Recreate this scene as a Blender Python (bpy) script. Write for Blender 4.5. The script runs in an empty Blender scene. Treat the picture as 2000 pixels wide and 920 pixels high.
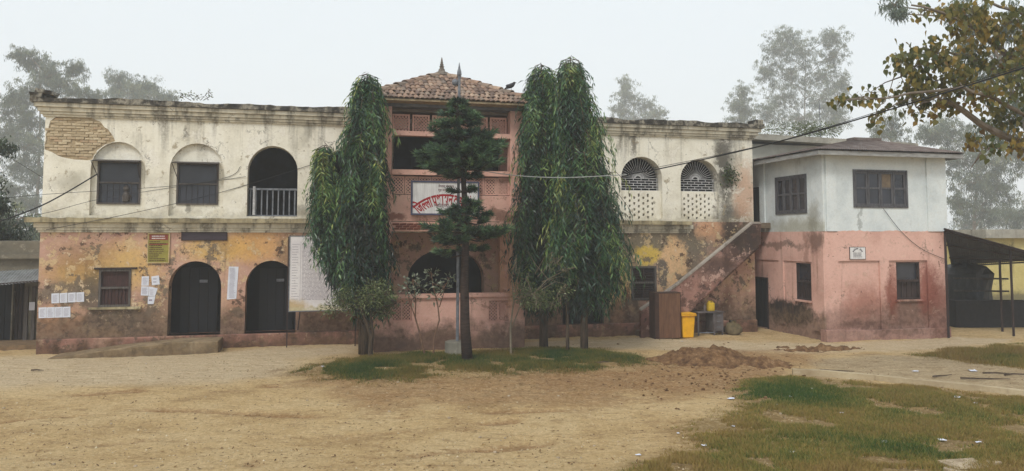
import bpy, math, random
import numpy as np
from mathutils import Vector, Matrix
from mathutils.geometry import delaunay_2d_cdt

random.seed(7); rng = np.random.default_rng(7)
sc = bpy.context.scene
COL = sc.collection

# ------------------------------------------------------------------ camera
H, PITCH, FPX, HORIZON = 3.4, 0.0649, 1500.0, 463.0
Y0 = HORIZON - FPX * math.tan(PITCH)
cam = bpy.data.cameras.new('camera'); camo = bpy.data.objects.new('camera', cam); COL.objects.link(camo)
cam.sensor_width = 36.0; cam.lens = 36.0 * FPX / 2000.0
cam.shift_y = -(460.0 - Y0) / 2000.0
cam.clip_end = 3000.0; cam.clip_start = 0.1
camo.location = (0, 0, H); camo.rotation_euler = (math.pi / 2 + PITCH, 0, 0)
sc.camera = camo

# ------------------------------------------------------------------ sky, sun, exposure
SUN_EL, SUN_AZ = math.radians(48), math.radians(205)     # azimuth measured from +Y towards +X: behind the camera
w = bpy.data.worlds.new('World'); sc.world = w; w.use_nodes = True
nt = w.node_tree; bg = nt.nodes['Background']
sky = nt.nodes.new('ShaderNodeTexSky'); sky.sky_type = 'NISHITA'; sky.sun_disc = False
sky.sun_elevation = SUN_EL; sky.sun_rotation = SUN_AZ; sky.dust_density = 6.0; sky.air_density = 1.0
hs = nt.nodes.new('ShaderNodeHueSaturation'); hs.inputs['Saturation'].default_value = 0.3
mx = nt.nodes.new('ShaderNodeMix'); mx.data_type = 'RGBA'; mx.inputs[0].default_value = 0.85
mx.inputs[7].default_value = (6.9, 7.5, 7.9, 1)
nt.links.new(sky.outputs[0], hs.inputs['Color']); nt.links.new(hs.outputs[0], mx.inputs[6])
nt.links.new(mx.outputs[2], bg.inputs['Color']); bg.inputs['Strength'].default_value = 0.1
sl = bpy.data.lights.new('sun', 'SUN'); sl.energy = 1.4; sl.angle = math.radians(14); sl.color = (1.0, 0.97, 0.92)
so = bpy.data.objects.new('sun', sl); COL.objects.link(so)
sd = Vector((math.sin(SUN_AZ) * math.cos(SUN_EL), math.cos(SUN_AZ) * math.cos(SUN_EL), math.sin(SUN_EL)))
so.rotation_euler = sd.to_track_quat('Z', 'Y').to_euler(); so.location = (-20, -20, 40)
sc.view_settings.view_transform = 'Standard'; sc.view_settings.look = 'None'
sc.view_settings.exposure = 0.46; sc.view_settings.gamma = 1.0; sc.view_settings.use_curve_mapping = False
sc.cycles.max_bounces = 8; sc.cycles.diffuse_bounces = 4; sc.cycles.volume_bounces = 5

# ------------------------------------------------------------------ pixel <-> place helpers
CP, SP = math.cos(PITCH), math.sin(PITCH)
TH = math.radians(13.66); CT, ST = math.cos(TH), math.sin(TH)
OX, OY = -13.845, 22.652
def ray(x, y):
    cx = (x - 1000) / FPX; cy = (Y0 - y) / FPX
    return Vector((cx, CP - cy * SP, SP + cy * CP))
def ground(x, y, z=0.0):
    d = ray(x, y); t = (z - H) / d.z
    return Vector((d.x * t, d.y * t, z))
def atY(x, y, Y):
    d = ray(x, y); t = Y / d.y
    return Vector((d.x * t, Y, H + d.z * t))
def toW(u, v, z=0.0): return Vector((OX + u * CT - v * ST, OY + u * ST + v * CT, z))
def toB(p): a, b = p[0] - OX, p[1] - OY; return Vector((a * CT + b * ST, -a * ST + b * CT, p[2]))
def onV(x, y, v=0.0):                       # facade-parallel plane -> (u, z)
    d = ray(x, y); o = toB((0, 0, H)); e = Vector((d.x * CT + d.y * ST, -d.x * ST + d.y * CT, d.z))
    t = (v - o.y) / e.y
    return o.x + e.x * t, H + e.z * t
def onU(x, y, u):                           # plane across the facade -> (v, z)
    d = ray(x, y); o = toB((0, 0, H)); e = Vector((d.x * CT + d.y * ST, -d.x * ST + d.y * CT, d.z))
    t = (u - o.x) / e.x
    return o.y + e.y * t, H + e.z * t
def RV(x0, y0, x1, y1, v=0.0):              # pixel rectangle -> u0,u1,z0,z1
    xm, ym = (x0 + x1) / 2, (y0 + y1) / 2
    return onV(x0, ym, v)[0], onV(x1, ym, v)[0], onV(xm, y1, v)[1], onV(xm, y0, v)[1]
def RU(x0, y0, x1, y1, u):
    xm, ym = (x0 + x1) / 2, (y0 + y1) / 2
    return onU(x0, ym, u)[0], onU(x1, ym, u)[0], onU(xm, y1, u)[1], onU(xm, y0, u)[1]
def S(r, g, b):
    f = lambda c: ((c / 255 + 0.055) / 1.055) ** 2.4 if c > 10 else c / 255 / 12.92
    return (f(r), f(g), f(b), 1.0)

# numpy value noise
_T = rng.random((256, 256))
def vnoise(x, y):
    xi = np.floor(x).astype(int); yi = np.floor(y).astype(int); fx = x - xi; fy = y - yi
    fx = fx * fx * (3 - 2 * fx); fy = fy * fy * (3 - 2 * fy)
    g = lambda a, b: _T[a & 255, b & 255]
    return (g(xi, yi) * (1 - fx) + g(xi + 1, yi) * fx) * (1 - fy) + (g(xi, yi + 1) * (1 - fx) + g(xi + 1, yi + 1) * fx) * fy
def fbm(x, y, o=4):
    r = 0; a = 0.5; t = 0
    for i in range(o): r = r + a * vnoise(x * 2 ** i + 17 * i, y * 2 ** i + 31 * i); t += a; a *= 0.5
    return r / t
def polydist(px, py, poly):                 # signed distance, inside positive
    n = len(poly); d = np.full(px.shape, 1e9); ins = np.zeros(px.shape, bool)
    for i in range(n):
        ax, ay = poly[i][0], poly[i][1]; bx, by = poly[(i + 1) % n][0], poly[(i + 1) % n][1]
        ex, ey = bx - ax, by - ay; L = ex * ex + ey * ey
        t = np.clip(((px - ax) * ex + (py - ay) * ey) / L, 0, 1)
        d = np.minimum(d, np.hypot(px - ax - t * ex, py - ay - t * ey))
        c = ((ay > py) != (by > py)) & (px < (bx - ax) * (py - ay) / (by - ay + 1e-12) + ax)
        ins ^= c
    return np.where(ins, d, -d)
sstep = lambda a, b, x: (lambda t: t * t * (3 - 2 * t))(np.clip((x - a) / (b - a), 0, 1))

# ------------------------------------------------------------------ materials
class NB:
    def __init__(s, name):
        s.m = bpy.data.materials.new(name); s.m.use_nodes = True; s.t = s.m.node_tree; s.N = s.t.nodes
        s.b = s.N['Principled BSDF']; s.tc = s.N.new('ShaderNodeTexCoord'); s.obj = s.tc.outputs['Object']
    def L(s, a, b): s.t.links.new(a, b)
    def put(s, sock, v):
        if hasattr(v, 'is_output'): s.L(v, sock)
        else: sock.default_value = v
    def noise(s, scale=5, detail=4, rough=0.55, vec=None, stretch=None, loc=None):
        v = vec or s.obj
        if stretch or loc:
            mp = s.N.new('ShaderNodeMapping'); s.L(v, mp.inputs[0])
            if stretch: mp.inputs['Scale'].default_value = stretch
            if loc: mp.inputs['Location'].default_value = loc
            v = mp.outputs[0]
        n = s.N.new('ShaderNodeTexNoise'); s.L(v, n.inputs['Vector'])
        n.inputs['Scale'].default_value = scale; n.inputs['Detail'].default_value = detail; n.inputs['Roughness'].default_value = rough
        return n.outputs[0]
    def noisec(s, *a, **k):
        o = s.noise(*a, **k); return o.node.outputs[1]
    def math(s, op, a, b=0.0, c=None):
        n = s.N.new('ShaderNodeMath'); n.operation = op; s.put(n.inputs[0], a); s.put(n.inputs[1], b)
        if c is not None: s.put(n.inputs[2], c)
        return n.outputs[0]
    def smooth(s, x, lo, hi, a=0.0, b=1.0):
        n = s.N.new('ShaderNodeMapRange'); n.interpolation_type = 'SMOOTHSTEP'; s.put(n.inputs[0], x)
        n.inputs[1].default_value = lo; n.inputs[2].default_value = hi; n.inputs[3].default_value = a; n.inputs[4].default_value = b
        return n.outputs[0]
    def vmath(s, op, a, b):
        n = s.N.new('ShaderNodeVectorMath'); n.operation = op; s.put(n.inputs[0], a); s.put(n.inputs[1], b); return n
    def mix(s, f, a, b, mode='MIX'):
        n = s.N.new('ShaderNodeMix'); n.data_type = 'RGBA'; n.blend_type = mode
        s.put(n.inputs[0], f); s.put(n.inputs[6], a); s.put(n.inputs[7], b); return n.outputs[2]
    def ramp(s, f, stops):
        n = s.N.new('ShaderNodeValToRGB'); s.L(f, n.inputs[0]); e = n.color_ramp.elements
        while len(e) < len(stops): e.new(0.5)
        for k, (p, c) in enumerate(stops): e[k].position = p; e[k].color = c
        return n.outputs[0]
    def attr(s, name):
        n = s.N.new('ShaderNodeAttribute'); n.attribute_name = name; return n
    def sep(s, v):
        n = s.N.new('ShaderNodeSeparateXYZ'); s.L(v, n.inputs[0]); return n.outputs
    def bump(s, h, strength=0.4, dist=0.02):
        n = s.N.new('ShaderNodeBump'); s.L(h, n.inputs['Height']); n.inputs['Strength'].default_value = strength
        n.inputs['Distance'].default_value = dist; s.L(n.outputs[0], s.b.inputs['Normal'])
    def done(s, col, rough=0.9, spec=0.25, metal=0.0):
        s.put(s.b.inputs['Base Color'], col); s.put(s.b.inputs['Roughness'], rough)
        s.b.inputs['Specular IOR Level'].default_value = spec; s.b.inputs['Metallic'].default_value = metal
        return s.m

def plain(name, c1, c2=None, scale=6, rough=0.8, spec=0.3, stretch=None, bump=0.2, metal=0.0, grime=0.35):
    b = NB(name); c2 = c2 or tuple(x * 0.6 for x in c1[:3]) + (1,)
    n = b.noise(scale, 6, 0.65, stretch=stretch)
    col = b.mix(b.smooth(n, 0.3, 0.72), c1, c2)
    g = b.noise(2.1, 5, 0.6, loc=(3, 1, 7))
    col = b.mix(b.smooth(g, 0.5, 0.75, 0, grime), col, tuple(x * 0.35 for x in c1[:3]) + (1,))
    if bump: b.bump(b.noise(scale * 5, 5, 0.6, stretch=stretch), bump, 0.01)
    return b.done(col, rough, spec, metal)

def plaster(name, stops, blobs=(), streak=None, streak_amt=(0.55, 0.72), axis=0, base=None, bump=0.5, speck=None, scale=0.9, cracks=True, streak_top=None, peel=()):
    """weathered lime plaster; blobs = (cu, cz, ru, rz, colour, amount, softness) are peeled or stained patches"""
    b = NB(name); p = b.sep(b.obj); U = p[axis]; Z = p[2]
    big = b.noise(scale, 8, 0.62)
    col = b.ramp(big, stops)
    fine = b.noise(14, 6, 0.7)
    col = b.mix(b.smooth(fine, 0.35, 0.75, 0, 0.34), col, b.mix(1.0, col, (0.72, 0.67, 0.6, 1), 'MULTIPLY'))
    lite = b.noise(5.5, 6, 0.7, loc=(5, 2, 9))
    col = b.mix(b.smooth(lite, 0.56, 0.7, 0, 0.22), col, (0.75, 0.68, 0.55, 1))
    blot = b.noise(2.3, 9, 0.72, loc=(11, 4, 2))
    col = b.mix(b.smooth(blot, 0.57, 0.74, 0, 0.36), col, b.mix(1.0, col, (0.5, 0.44, 0.38, 1), 'MULTIPLY'))
    w1 = b.noisec(1.1, 6, 0.65, loc=(7, 3, 1)); w2 = b.noisec(6, 5, 0.7, loc=(2, 8, 4))
    w1s = b.sep(w1); w2s = b.sep(w2)
    off = lambda k: b.math('ADD', b.math('MULTIPLY', b.math('SUBTRACT', w1s[k], 0.5), 0.7), b.math('MULTIPLY', b.math('SUBTRACT', w2s[k], 0.5), 0.35))
    if blobs:
        Uw = b.math('ADD', U, off(0)); Zw = b.math('ADD', Z, off(1))
        br = b.noise(9, 6, 0.75, loc=(1, 6, 3))
        for (cu, cz, ru, rz, c, amt, soft) in blobs:
            a = b.math('DIVIDE', b.math('SUBTRACT', Uw, cu), ru); e = b.math('DIVIDE', b.math('SUBTRACT', Zw, cz), rz)
            d = b.math('SQRT', b.math('ADD', b.math('MULTIPLY', a, a), b.math('MULTIPLY', e, e)))
            d = b.math('ADD', d, b.math('MULTIPLY', b.math('SUBTRACT', br, 0.5), 1.1))
            f = b.smooth(d, 1.0 + soft, 1.0 - soft, 0, amt)
            cc = b.mix(b.smooth(fine, 0.35, 0.7, 0, 0.5), c, b.mix(1.0, c, (0.6, 0.55, 0.5, 1), 'MULTIPLY'))
            col = b.mix(f, col, cc)
    for k, (c, lo_, amt, sc_) in enumerate(peel):       # flaked coats: crisp edged islands of an older coat
        pn = b.noise(sc_, 11, 0.72, loc=(13 + 5 * k, 7 * k, 3 + 11 * k))
        f = b.smooth(pn, lo_, lo_ + 0.018, 0, amt)
        col = b.mix(b.smooth(pn, lo_ - 0.02, lo_, 0, 0.35 * amt), col, b.mix(1.0, col, (0.55, 0.5, 0.45, 1), 'MULTIPLY'))
        col = b.mix(f, col, b.mix(b.smooth(fine, 0.35, 0.7, 0, 0.5), c, b.mix(1.0, c, (0.65, 0.6, 0.55, 1), 'MULTIPLY')))
    if streak:
        st = b.noise(1.0, 6, 0.6, stretch=(2.6, 2.6, 0.22))
        f = b.smooth(st, streak_amt[0], streak_amt[1], 0, 0.75)
        if streak_top:   # streaks run down from a ledge and die out
            f = b.math('MULTIPLY', f, b.smooth(Z, streak_top[0], streak_top[1], 0.0, 1.0))
        f = b.math('MULTIPLY', f, b.smooth(fine, 0.25, 0.6, 0.35, 1.0))
        col = b.mix(f, col, streak)
    if base:             # rising damp: (z of the ragged edge, softness, colour, amount)
        z0, sf, c, amt = base
        zz = b.math('SUBTRACT', Z, b.math('MULTIPLY', b.math('SUBTRACT', b.noise(1.7, 7, 0.7, loc=(9, 9, 1)), 0.42), 1.6))
        col = b.mix(b.smooth(zz, z0 + sf, z0 - sf, 0, amt), col, b.mix(b.smooth(lite, 0.4, 0.62), c, b.mix(1.0, c, (0.45, 0.42, 0.4, 1), 'MULTIPLY')))
    if speck:
        sp = b.noise(7, 3, 0.5, loc=(4, 4, 4))
        col = b.mix(b.smooth(sp, 0.70, 0.735, 0, 0.8), col, speck)
    if cracks:
        v = b.N.new('ShaderNodeTexVoronoi'); v.feature = 'DISTANCE_TO_EDGE'; v.inputs['Scale'].default_value = 0.55
        wv = b.vmath('MULTIPLY', b.noisec(2.2, 6, 0.7), (0.9, 0.9, 0.9)); vv = b.vmath('ADD', b.obj, wv.outputs[0])
        b.L(vv.outputs[0], v.inputs['Vector'])
        cf = b.math('MULTIPLY', b.smooth(v.outputs['Distance'], 0.012, 0.004, 0, 0.75), b.smooth(big, 0.5, 0.62, 0, 1))
        col = b.mix(cf, col, (0.09, 0.07, 0.05, 1))
    hgt = b.math('ADD', b.noise(26, 6, 0.7), b.math('MULTIPLY', blot, 3.0))
    b.bump(hgt, bump, 0.012)
    return b.done(col, 0.93, 0.15)

def foliage(name, stops, rough=0.5, trans=0.25, spec=0.35):
    b = NB(name); a = b.attr('tint'); col = b.ramp(a.outputs['Fac'], stops)
    n = b.noise(0.8, 3); col = b.mix(b.smooth(n, 0.4, 0.7, 0, 0.35), col, b.mix(1.0, col, (0.55, 0.6, 0.5, 1), 'MULTIPLY'))
    b.done(col, rough, spec)
    if trans:
        t = b.N.new('ShaderNodeBsdfTranslucent'); b.L(col, t.inputs[0]); m = b.N.new('ShaderNodeMixShader'); m.inputs[0].default_value = trans
        b.L(b.b.outputs[0], m.inputs[1]); b.L(t.outputs[0], m.inputs[2]); b.L(m.outputs[0], b.N['Material Output'].inputs[0])
    return b.m

# ------------------------------------------------------------------ objects
BASE = {}
def tag(o, label=None, cat=None, group=None, kind=None):
    if label: o['label'] = label
    if cat: o['category'] = cat
    if group: o['group'] = group
    if kind: o['kind'] = kind
    return o
def place(o, base, frame):
    if frame == 'B': o.location = toW(*base); o.rotation_euler = (0, 0, TH)
    else: o.location = base
def thing(name, label, cat, base=(0, 0, 0), frame='B', group=None):
    o = bpy.data.objects.new(name, None); o.empty_display_size = 0.3; COL.objects.link(o); place(o, base, frame)
    BASE[o.name] = Vector(base); return tag(o, label, cat, group)
def npmesh(name, V, F, tint=None, smooth=False):
    V = np.asarray(V, np.float32).reshape(-1, 3); F = np.asarray(F, np.int32); k = F.shape[1]
    me = bpy.data.meshes.new(name); me.vertices.add(len(V)); me.vertices.foreach_set('co', V.ravel())
    me.loops.add(F.size); me.loops.foreach_set('vertex_index', F.ravel()); me.polygons.add(len(F))
    me.polygons.foreach_set('loop_start', np.arange(0, F.size, k, dtype=np.int32))
    if tint is not None:
        a = me.attributes.new('tint', 'FLOAT', 'POINT'); a.data.foreach_set('value', np.asarray(tint, np.float32))
    me.update(calc_edges=True); me.validate()
    if smooth: me.shade_smooth()
    return me
def put(me, name, mat, parent=None, base=None, frame='B'):
    o = bpy.data.objects.new(name, me); COL.objects.link(o)
    if mat is not None and not me.materials: me.materials.append(mat)
    if parent is not None: o.parent = parent; BASE[o.name] = BASE[parent.name]
    else:
        base = base or (0, 0, 0); place(o, base, frame); BASE[o.name] = Vector(base)
    return o
def inst(me, name, parent, loc, rot=(0, 0, 0), scale=(1, 1, 1)):      # shared mesh, loc in the building (or world) frame of the thing
    o = bpy.data.objects.new(name, me); COL.objects.link(o); o.parent = parent
    o.location = Vector(loc) - BASE[parent.name]; o.rotation_euler = rot; o.scale = scale; BASE[o.name] = BASE[parent.name]; return o

class MB:
    def __init__(s): s.v = []; s.f = []
    def quad(s, *p): n = len(s.v); s.v += [tuple(q) for q in p]; s.f.append(tuple(range(n, n + len(p)))); return s
    def box(s, x0, x1, y0, y1, z0, z1, j=0.0):
        n = len(s.v); r = lambda: random.uniform(-j, j) if j else 0
        s.v += [(x + r(), y + r(), z + r()) for z in (z0, z1) for y in (y0, y1) for x in (x0, x1)]
        s.f += [(n, n + 2, n + 3, n + 1), (n + 4, n + 5, n + 7, n + 6), (n, n + 1, n + 5, n + 4), (n + 2, n + 6, n + 7, n + 3), (n, n + 4, n + 6, n + 2), (n + 1, n + 3, n + 7, n + 5)]
        return s
    def tube(s, pts, rad, k=6, cap=True):
        pts = [Vector(p) for p in pts]; n0 = len(s.v)
        if not hasattr(rad, '__len__'): rad = [rad] * len(pts)
        prev = None
        for i, p in enumerate(pts):
            t = (pts[min(i + 1, len(pts) - 1)] - pts[max(i - 1, 0)]); t = t.normalized() if t.length > 1e-9 else Vector((0, 0, 1))
            a = prev if prev is not None else (Vector((1, 0, 0)) if abs(t.x) < 0.8 else Vector((0, 1, 0)))
            a = a - t * a.dot(t); a = a.normalized() if a.length > 1e-6 else t.orthogonal().normalized(); prev = a; b = t.cross(a)
            for q in range(k):
                an = 2 * math.pi * q / k; s.v.append(tuple(p + (a * math.cos(an) + b * math.sin(an)) * rad[i]))
        for i in range(len(pts) - 1):
            for q in range(k):
                s.f.append((n0 + i * k + q, n0 + i * k + (q + 1) % k, n0 + (i + 1) * k + (q + 1) % k, n0 + (i + 1) * k + q))
        if cap: s.f.append(tuple(n0 + q for q in range(k))[::-1]); s.f.append(tuple(n0 + (len(pts) - 1) * k + q for q in range(k)))
        return s
    def lathe(s, c, prof, k=12):
        n = len(s.v)
        for (r, z) in prof:
            for q in range(k): a = 2 * math.pi * q / k; s.v.append((c[0] + r * math.cos(a), c[1] + r * math.sin(a), c[2] + z))
        for i in range(len(prof) - 1):
            for q in range(k): s.f.append((n + i * k + q, n + i * k + (q + 1) % k, n + (i + 1) * k + (q + 1) % k, n + (i + 1) * k + q))
        s.f.append(tuple(n + q for q in range(k))[::-1]); s.f.append(tuple(n + (len(prof) - 1) * k + q for q in range(k)))
        return s
    def slab(s, outline, holes=(), d0=0.0, d1=0.1, plane='V', back=True):   # plane 'V': pts (u,z), depth along v ; 'U': pts (v,z), depth along u
        loops = [outline] + list(holes); flat = [p for l in loops for p in l]
        ed = []; k0 = 0
        for l in loops: ed += [(k0 + i, k0 + (i + 1) % len(l)) for i in range(len(l))]; k0 += len(l)
        cv, _, tris, ov_, _, _ = delaunay_2d_cdt([Vector(p) for p in flat], ed, [], 0, 1e-7)
        back_i = {i: o[0] for i, o in enumerate(ov_) if o}
        def pin(q, l):
            c = False
            for i in range(len(l)):
                a, b = l[i], l[i - 1]
                if (a[1] > q[1]) != (b[1] > q[1]) and q[0] < (b[0] - a[0]) * (q[1] - a[1]) / (b[1] - a[1]) + a[0]: c = not c
            return c
        tris = [tuple(back_i[i] for i in t) for t in tris if all(i in back_i for i in t)]
        cen = lambda t: (sum(flat[i][0] for i in t) / 3, sum(flat[i][1] for i in t) / 3)
        tris = [t for t in tris if pin(cen(t), outline) and not any(pin(cen(t), h) for h in holes)]
        m = (lambda p, d: (p[0], d, p[1])) if plane == 'V' else (lambda p, d: (d, p[0], p[1])) if plane == 'U' else (lambda p, d: (p[0], p[1], d))
        n = len(s.v); N = len(flat); s.v += [m(p, d0) for p in flat] + [m(p, d1) for p in flat]
        for t in tris:
            a, b, c = [Vector((*flat[i], 0)) for i in t]
            if (b - a).cross(c - a).z < 0: t = (t[0], t[2], t[1])
            s.f.append(tuple(n + i for i in t))
            if back: s.f.append(tuple(n + N + i for i in t)[::-1])
        k = 0
        for l in loops:
            for i in range(len(l)):
                a, b = k + i, k + (i + 1) % len(l); s.f.append((n + a, n + N + a, n + N + b, n + b))
            k += len(l)
        return s
    def mesh(s, name, off=Vector((0, 0, 0)), fix=True):
        me = bpy.data.meshes.new(name); me.from_pydata([(a - off[0], b - off[1], c - off[2]) for a, b, c in s.v], [], s.f); me.update()
        if fix:
            import bmesh
            bm = bmesh.new(); bm.from_mesh(me); bmesh.ops.recalc_face_normals(bm, faces=bm.faces); bm.to_mesh(me); bm.free()
        return me
    def build(s, name, mat, parent=None, base=None, frame='B', smooth=False, bevel=0.0, **t):
        b = BASE[parent.name] if parent is not None else Vector(base or (0, 0, 0))
        me = s.mesh(name, b)
        if smooth: me.shade_smooth()
        o = put(me, name, mat, parent, base, frame)
        if bevel:
            md = o.modifiers.new('bevel', 'BEVEL'); md.width = bevel; md.segments = 2; md.limit_method = 'ANGLE'
        return tag(o, **t) if t else o
def rect(u0, u1, z0, z1): return [(u0, z0), (u1, z0), (u1, z1), (u0, z1)]
def arch(u0, u1, z0, zs, zt, n=14):
    c, r = (u0 + u1) / 2, (u1 - u0) / 2
    return [(u0, z0), (u1, z0)] + [(c + r * math.cos(math.pi * i / n), zs + (zt - zs) * math.sin(math.pi * i / n)) for i in range(n + 1)]
def archpx(x0, x1, ytop, yspring, ybot, v=0.0, zb=None):
    u0, u1, _, zt = RV(x0, ytop, x1, yspring, v); zs = onV((x0 + x1) / 2, yspring, v)[1]
    return arch(u0, u1, zb if zb is not None else onV((x0 + x1) / 2, ybot, v)[1], zs, zt)
def jag(pts, amp, step):                    # roughen a closed outline
    out = []
    for i in range(len(pts)):
        a, b = Vector(pts[i]), Vector(pts[(i + 1) % len(pts)]); n = max(1, int((b - a).length / step))
        for k in range(n):
            q = a.lerp(b, k / n); out.append((q.x + random.uniform(-amp, amp), q.y + random.uniform(-amp, amp)))
    return out

# ================================================================== MATERIALS
CREAM = [(0.28, S(198, 192, 174)), (0.5, S(227, 222, 206)), (0.75, S(236, 233, 222))]
PINK = [(0.3, S(162, 124, 108)), (0.45, S(188, 150, 134)), (0.6, S(196, 160, 134)), (0.75, S(202, 172, 130))]
GREY = S(104, 98, 84); DARK = S(52, 47, 42); OCHRE = S(212, 176, 104); YELL = S(216, 186, 92); REDB = S(128, 74, 58); PEACH = S(220, 182, 138)
def bl(x, y, rx, ry, c, amt=0.85, soft=0.35, v=0.0, base=(0, 0, 0)):    # patch given by its place on the facade
    u, z = onV(x, y, v); s = 1500.0 / (OY + u * ST + 0.5)
    return (u - base[0], z - base[2], rx / s, ry / s, c, amt, soft)

M_upper = plaster('cream_plaster', CREAM, [
    bl(1415, 330, 20, 75, DARK, 0.85, 0.5), bl(1430, 440, 35, 40, DARK, 0.8, 0.5), bl(1236, 265, 7, 45, DARK, 0.7, 0.5), bl(1210, 262, 5, 40, GREY, 0.6, 0.5),
    bl(600, 235, 10, 40, GREY, 0.4, 0.5), bl(135, 355, 30, 14, GREY, 0.3, 0.7), bl(1455, 380, 22, 60, S(205, 160, 130), 0.7, 0.6), bl(600, 415, 25, 12, GREY, 0.6, 0.6),
    bl(360, 262, 4, 10, DARK, 0.6, 0.5), bl(365, 405, 7, 7, DARK, 0.6, 0.4)],
    streak=S(92, 84, 72), streak_amt=(0.49, 0.66), streak_top=(5.3, 7.0), base=(4.05, 0.15, S(184, 172, 144), 0.4), bump=0.45, peel=((S(236, 232, 220), .56, .6, 1.4), (S(160, 146, 120), .61, .7, 2.6), (S(84, 76, 66), .635, .8, 5.0)))
M_lower = plaster('pink_plaster', PINK, [
    bl(160, 535, 60, 30, S(186, 150, 86), 0.8, 0.6), bl(245, 520, 60, 40, OCHRE, 0.7, 0.6), bl(120, 575, 65, 22, GREY, 0.8, 0.5), bl(230, 630, 65, 32, GREY, 0.9, 0.35), bl(170, 500, 45, 26, S(150, 116, 84), 0.6, 0.7),
    bl(180, 575, 22, 40, S(92, 84, 72), 0.8, 0.4), bl(110, 630, 45, 28, S(214, 158, 110), 0.7, 0.5), bl(200, 650, 40, 8, PEACH, 0.8, 0.5), bl(310, 600, 30, 45, S(136, 112, 84), 0.6, 0.6), bl(430, 487, 60, 22, OCHRE, 0.8, 0.5),
    bl(500, 480, 60, 30, S(214, 166, 96), 0.7, 0.6), bl(430, 482, 22, 14, GREY, 0.45, 0.7), bl(460, 610, 16, 28, S(150, 106, 80), 0.5, 0.5), bl(560, 500, 14, 40, S(130, 110, 84), 0.6, 0.6),
    bl(1290, 470, 120, 34, S(122, 112, 94), 0.95, 0.4), bl(1250, 500, 55, 50, S(128, 118, 98), 0.8, 0.5), bl(1345, 500, 36, 50, S(118, 108, 92), 0.85, 0.4), bl(1268, 502, 26, 20, YELL, 0.95, 0.25), bl(1315, 520, 30, 50, PEACH, 0.95, 0.25),
    bl(1205, 560, 35, 60, S(206, 176, 122), 0.9, 0.4), bl(1223, 605, 11, 44, S(98, 60, 48), 0.9, 0.25), bl(1205, 620, 12, 30, S(214, 150, 112), 0.8, 0.4), bl(1310, 600, 40, 60, PEACH, 0.8, 0.4),
    bl(1295, 535, 10, 26, S(92, 88, 84), 0.9, 0.2), bl(1425, 455, 26, 40, DARK, 0.9, 0.5), bl(1385, 450, 26, 20, S(206, 158, 120), 0.8, 0.5), bl(1420, 600, 14, 40, S(110, 70, 56), 0.6, 0.4), bl(1440, 635, 40, 16, DARK, 0.7, 0.4)],
    streak=S(110, 88, 66), streak_amt=(0.6, 0.78), base=(1.0, 0.45, S(112, 92, 76), 0.85), bump=0.9, speck=(0.08, 0.05, 0.04, 1), peel=((S(208, 182, 140), .555, .75, 1.7), (S(116, 104, 90), .565, .85, 1.3), (S(84, 66, 56), .59, .85, 3.1), (S(216, 194, 164), .585, .8, 4.2)))
M_plinth = plaster('plinth_plaster', [(0.3, S(108, 78, 68)), (0.5, S(148, 108, 94)), (0.7, S(168, 134, 114))], peel=((S(92, 78, 66), .54, .8, 1.8), (S(176, 150, 122), .58, .7, 3.0)), streak=S(70, 56, 46), streak_amt=(0.5, 0.7), base=(0.15, 0.2, S(104, 80, 60), 0.8), bump=0.7)
M_cornice = plaster('cornice_plaster', [(0.3, S(178, 170, 150)), (0.5, S(210, 203, 184)), (0.7, S(224, 219, 202))], streak=S(70, 64, 55), streak_amt=(0.45, 0.62), bump=0.5, scale=1.6)
M_parapet = plaster('stained_parapet', [(0.36, S(44, 42, 40)), (0.47, S(70, 66, 60)), (0.55, S(150, 144, 130)), (0.62, S(84, 80, 72)), (0.75, S(52, 50, 46))], streak=S(48, 45, 40), streak_amt=(0.45, 0.6), bump=0.9, scale=2.6)
M_ledge = plaster('ledge_plaster', [(0.3, S(92, 84, 68)), (0.5, S(160, 148, 118)), (0.7, S(196, 184, 150))], streak=S(62, 56, 46), streak_amt=(0.46, 0.64), bump=0.8, scale=1.6)
M_brick = NB('weathered_brick'); _oi = M_brick.N.new('ShaderNodeObjectInfo')
_c = M_brick.ramp(_oi.outputs['Random'], [(0, S(160, 142, 114)), (.4, S(186, 168, 138)), (.75, S(200, 184, 154)), (1, S(170, 140, 112))])
_c = M_brick.mix(M_brick.smooth(M_brick.noise(11, 6, .75), .4, .66, 0, .75), _c, S(176, 160, 132)); M_brick.bump(M_brick.noise(30, 6, .7), .9, .02); M_brick = M_brick.done(_c, .96, .1)
M_mud = plain('mud_mortar', S(178, 160, 130), S(146, 128, 102), 12, 0.97, 0.1, bump=0.9)
M_redbrick = plain('red_brick', S(140, 78, 60), S(92, 56, 46), 9, 0.95, 0.1, bump=0.8)
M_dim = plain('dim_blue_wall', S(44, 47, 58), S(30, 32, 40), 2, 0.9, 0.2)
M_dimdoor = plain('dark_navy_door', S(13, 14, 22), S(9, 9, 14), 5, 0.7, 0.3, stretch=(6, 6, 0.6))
M_floor = plain('worn_floor', S(120, 106, 88), S(92, 80, 66), 4)
M_glass = NB('dark_pane'); M_glass = M_glass.done(M_glass.ramp(M_glass.noise(1.2, 3), [(0.3, S(24, 25, 32)), (0.7, S(52, 54, 64))]), 0.25, 0.5)
M_wood = plain('greyed_wood', S(98, 92, 88), S(66, 60, 56), 3, 0.85, 0.2, stretch=(8, 8, 1), bump=0.4)
M_woodd = plain('dark_wood', S(66, 52, 48), S(40, 32, 32), 3, 0.8, 0.2, stretch=(8, 8, 1), bump=0.4)
M_shutter = plain('maroon_shutter', S(74, 50, 46), S(48, 34, 34), 4, 0.8, 0.2, stretch=(9, 9, 1), bump=0.4)
M_iron = plain('grey_iron', S(120, 124, 130), S(84, 86, 92), 8, 0.6, 0.4)
M_grille = plain('white_grille', S(196, 196, 196), S(150, 150, 152), 8, 0.7, 0.3)
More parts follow.
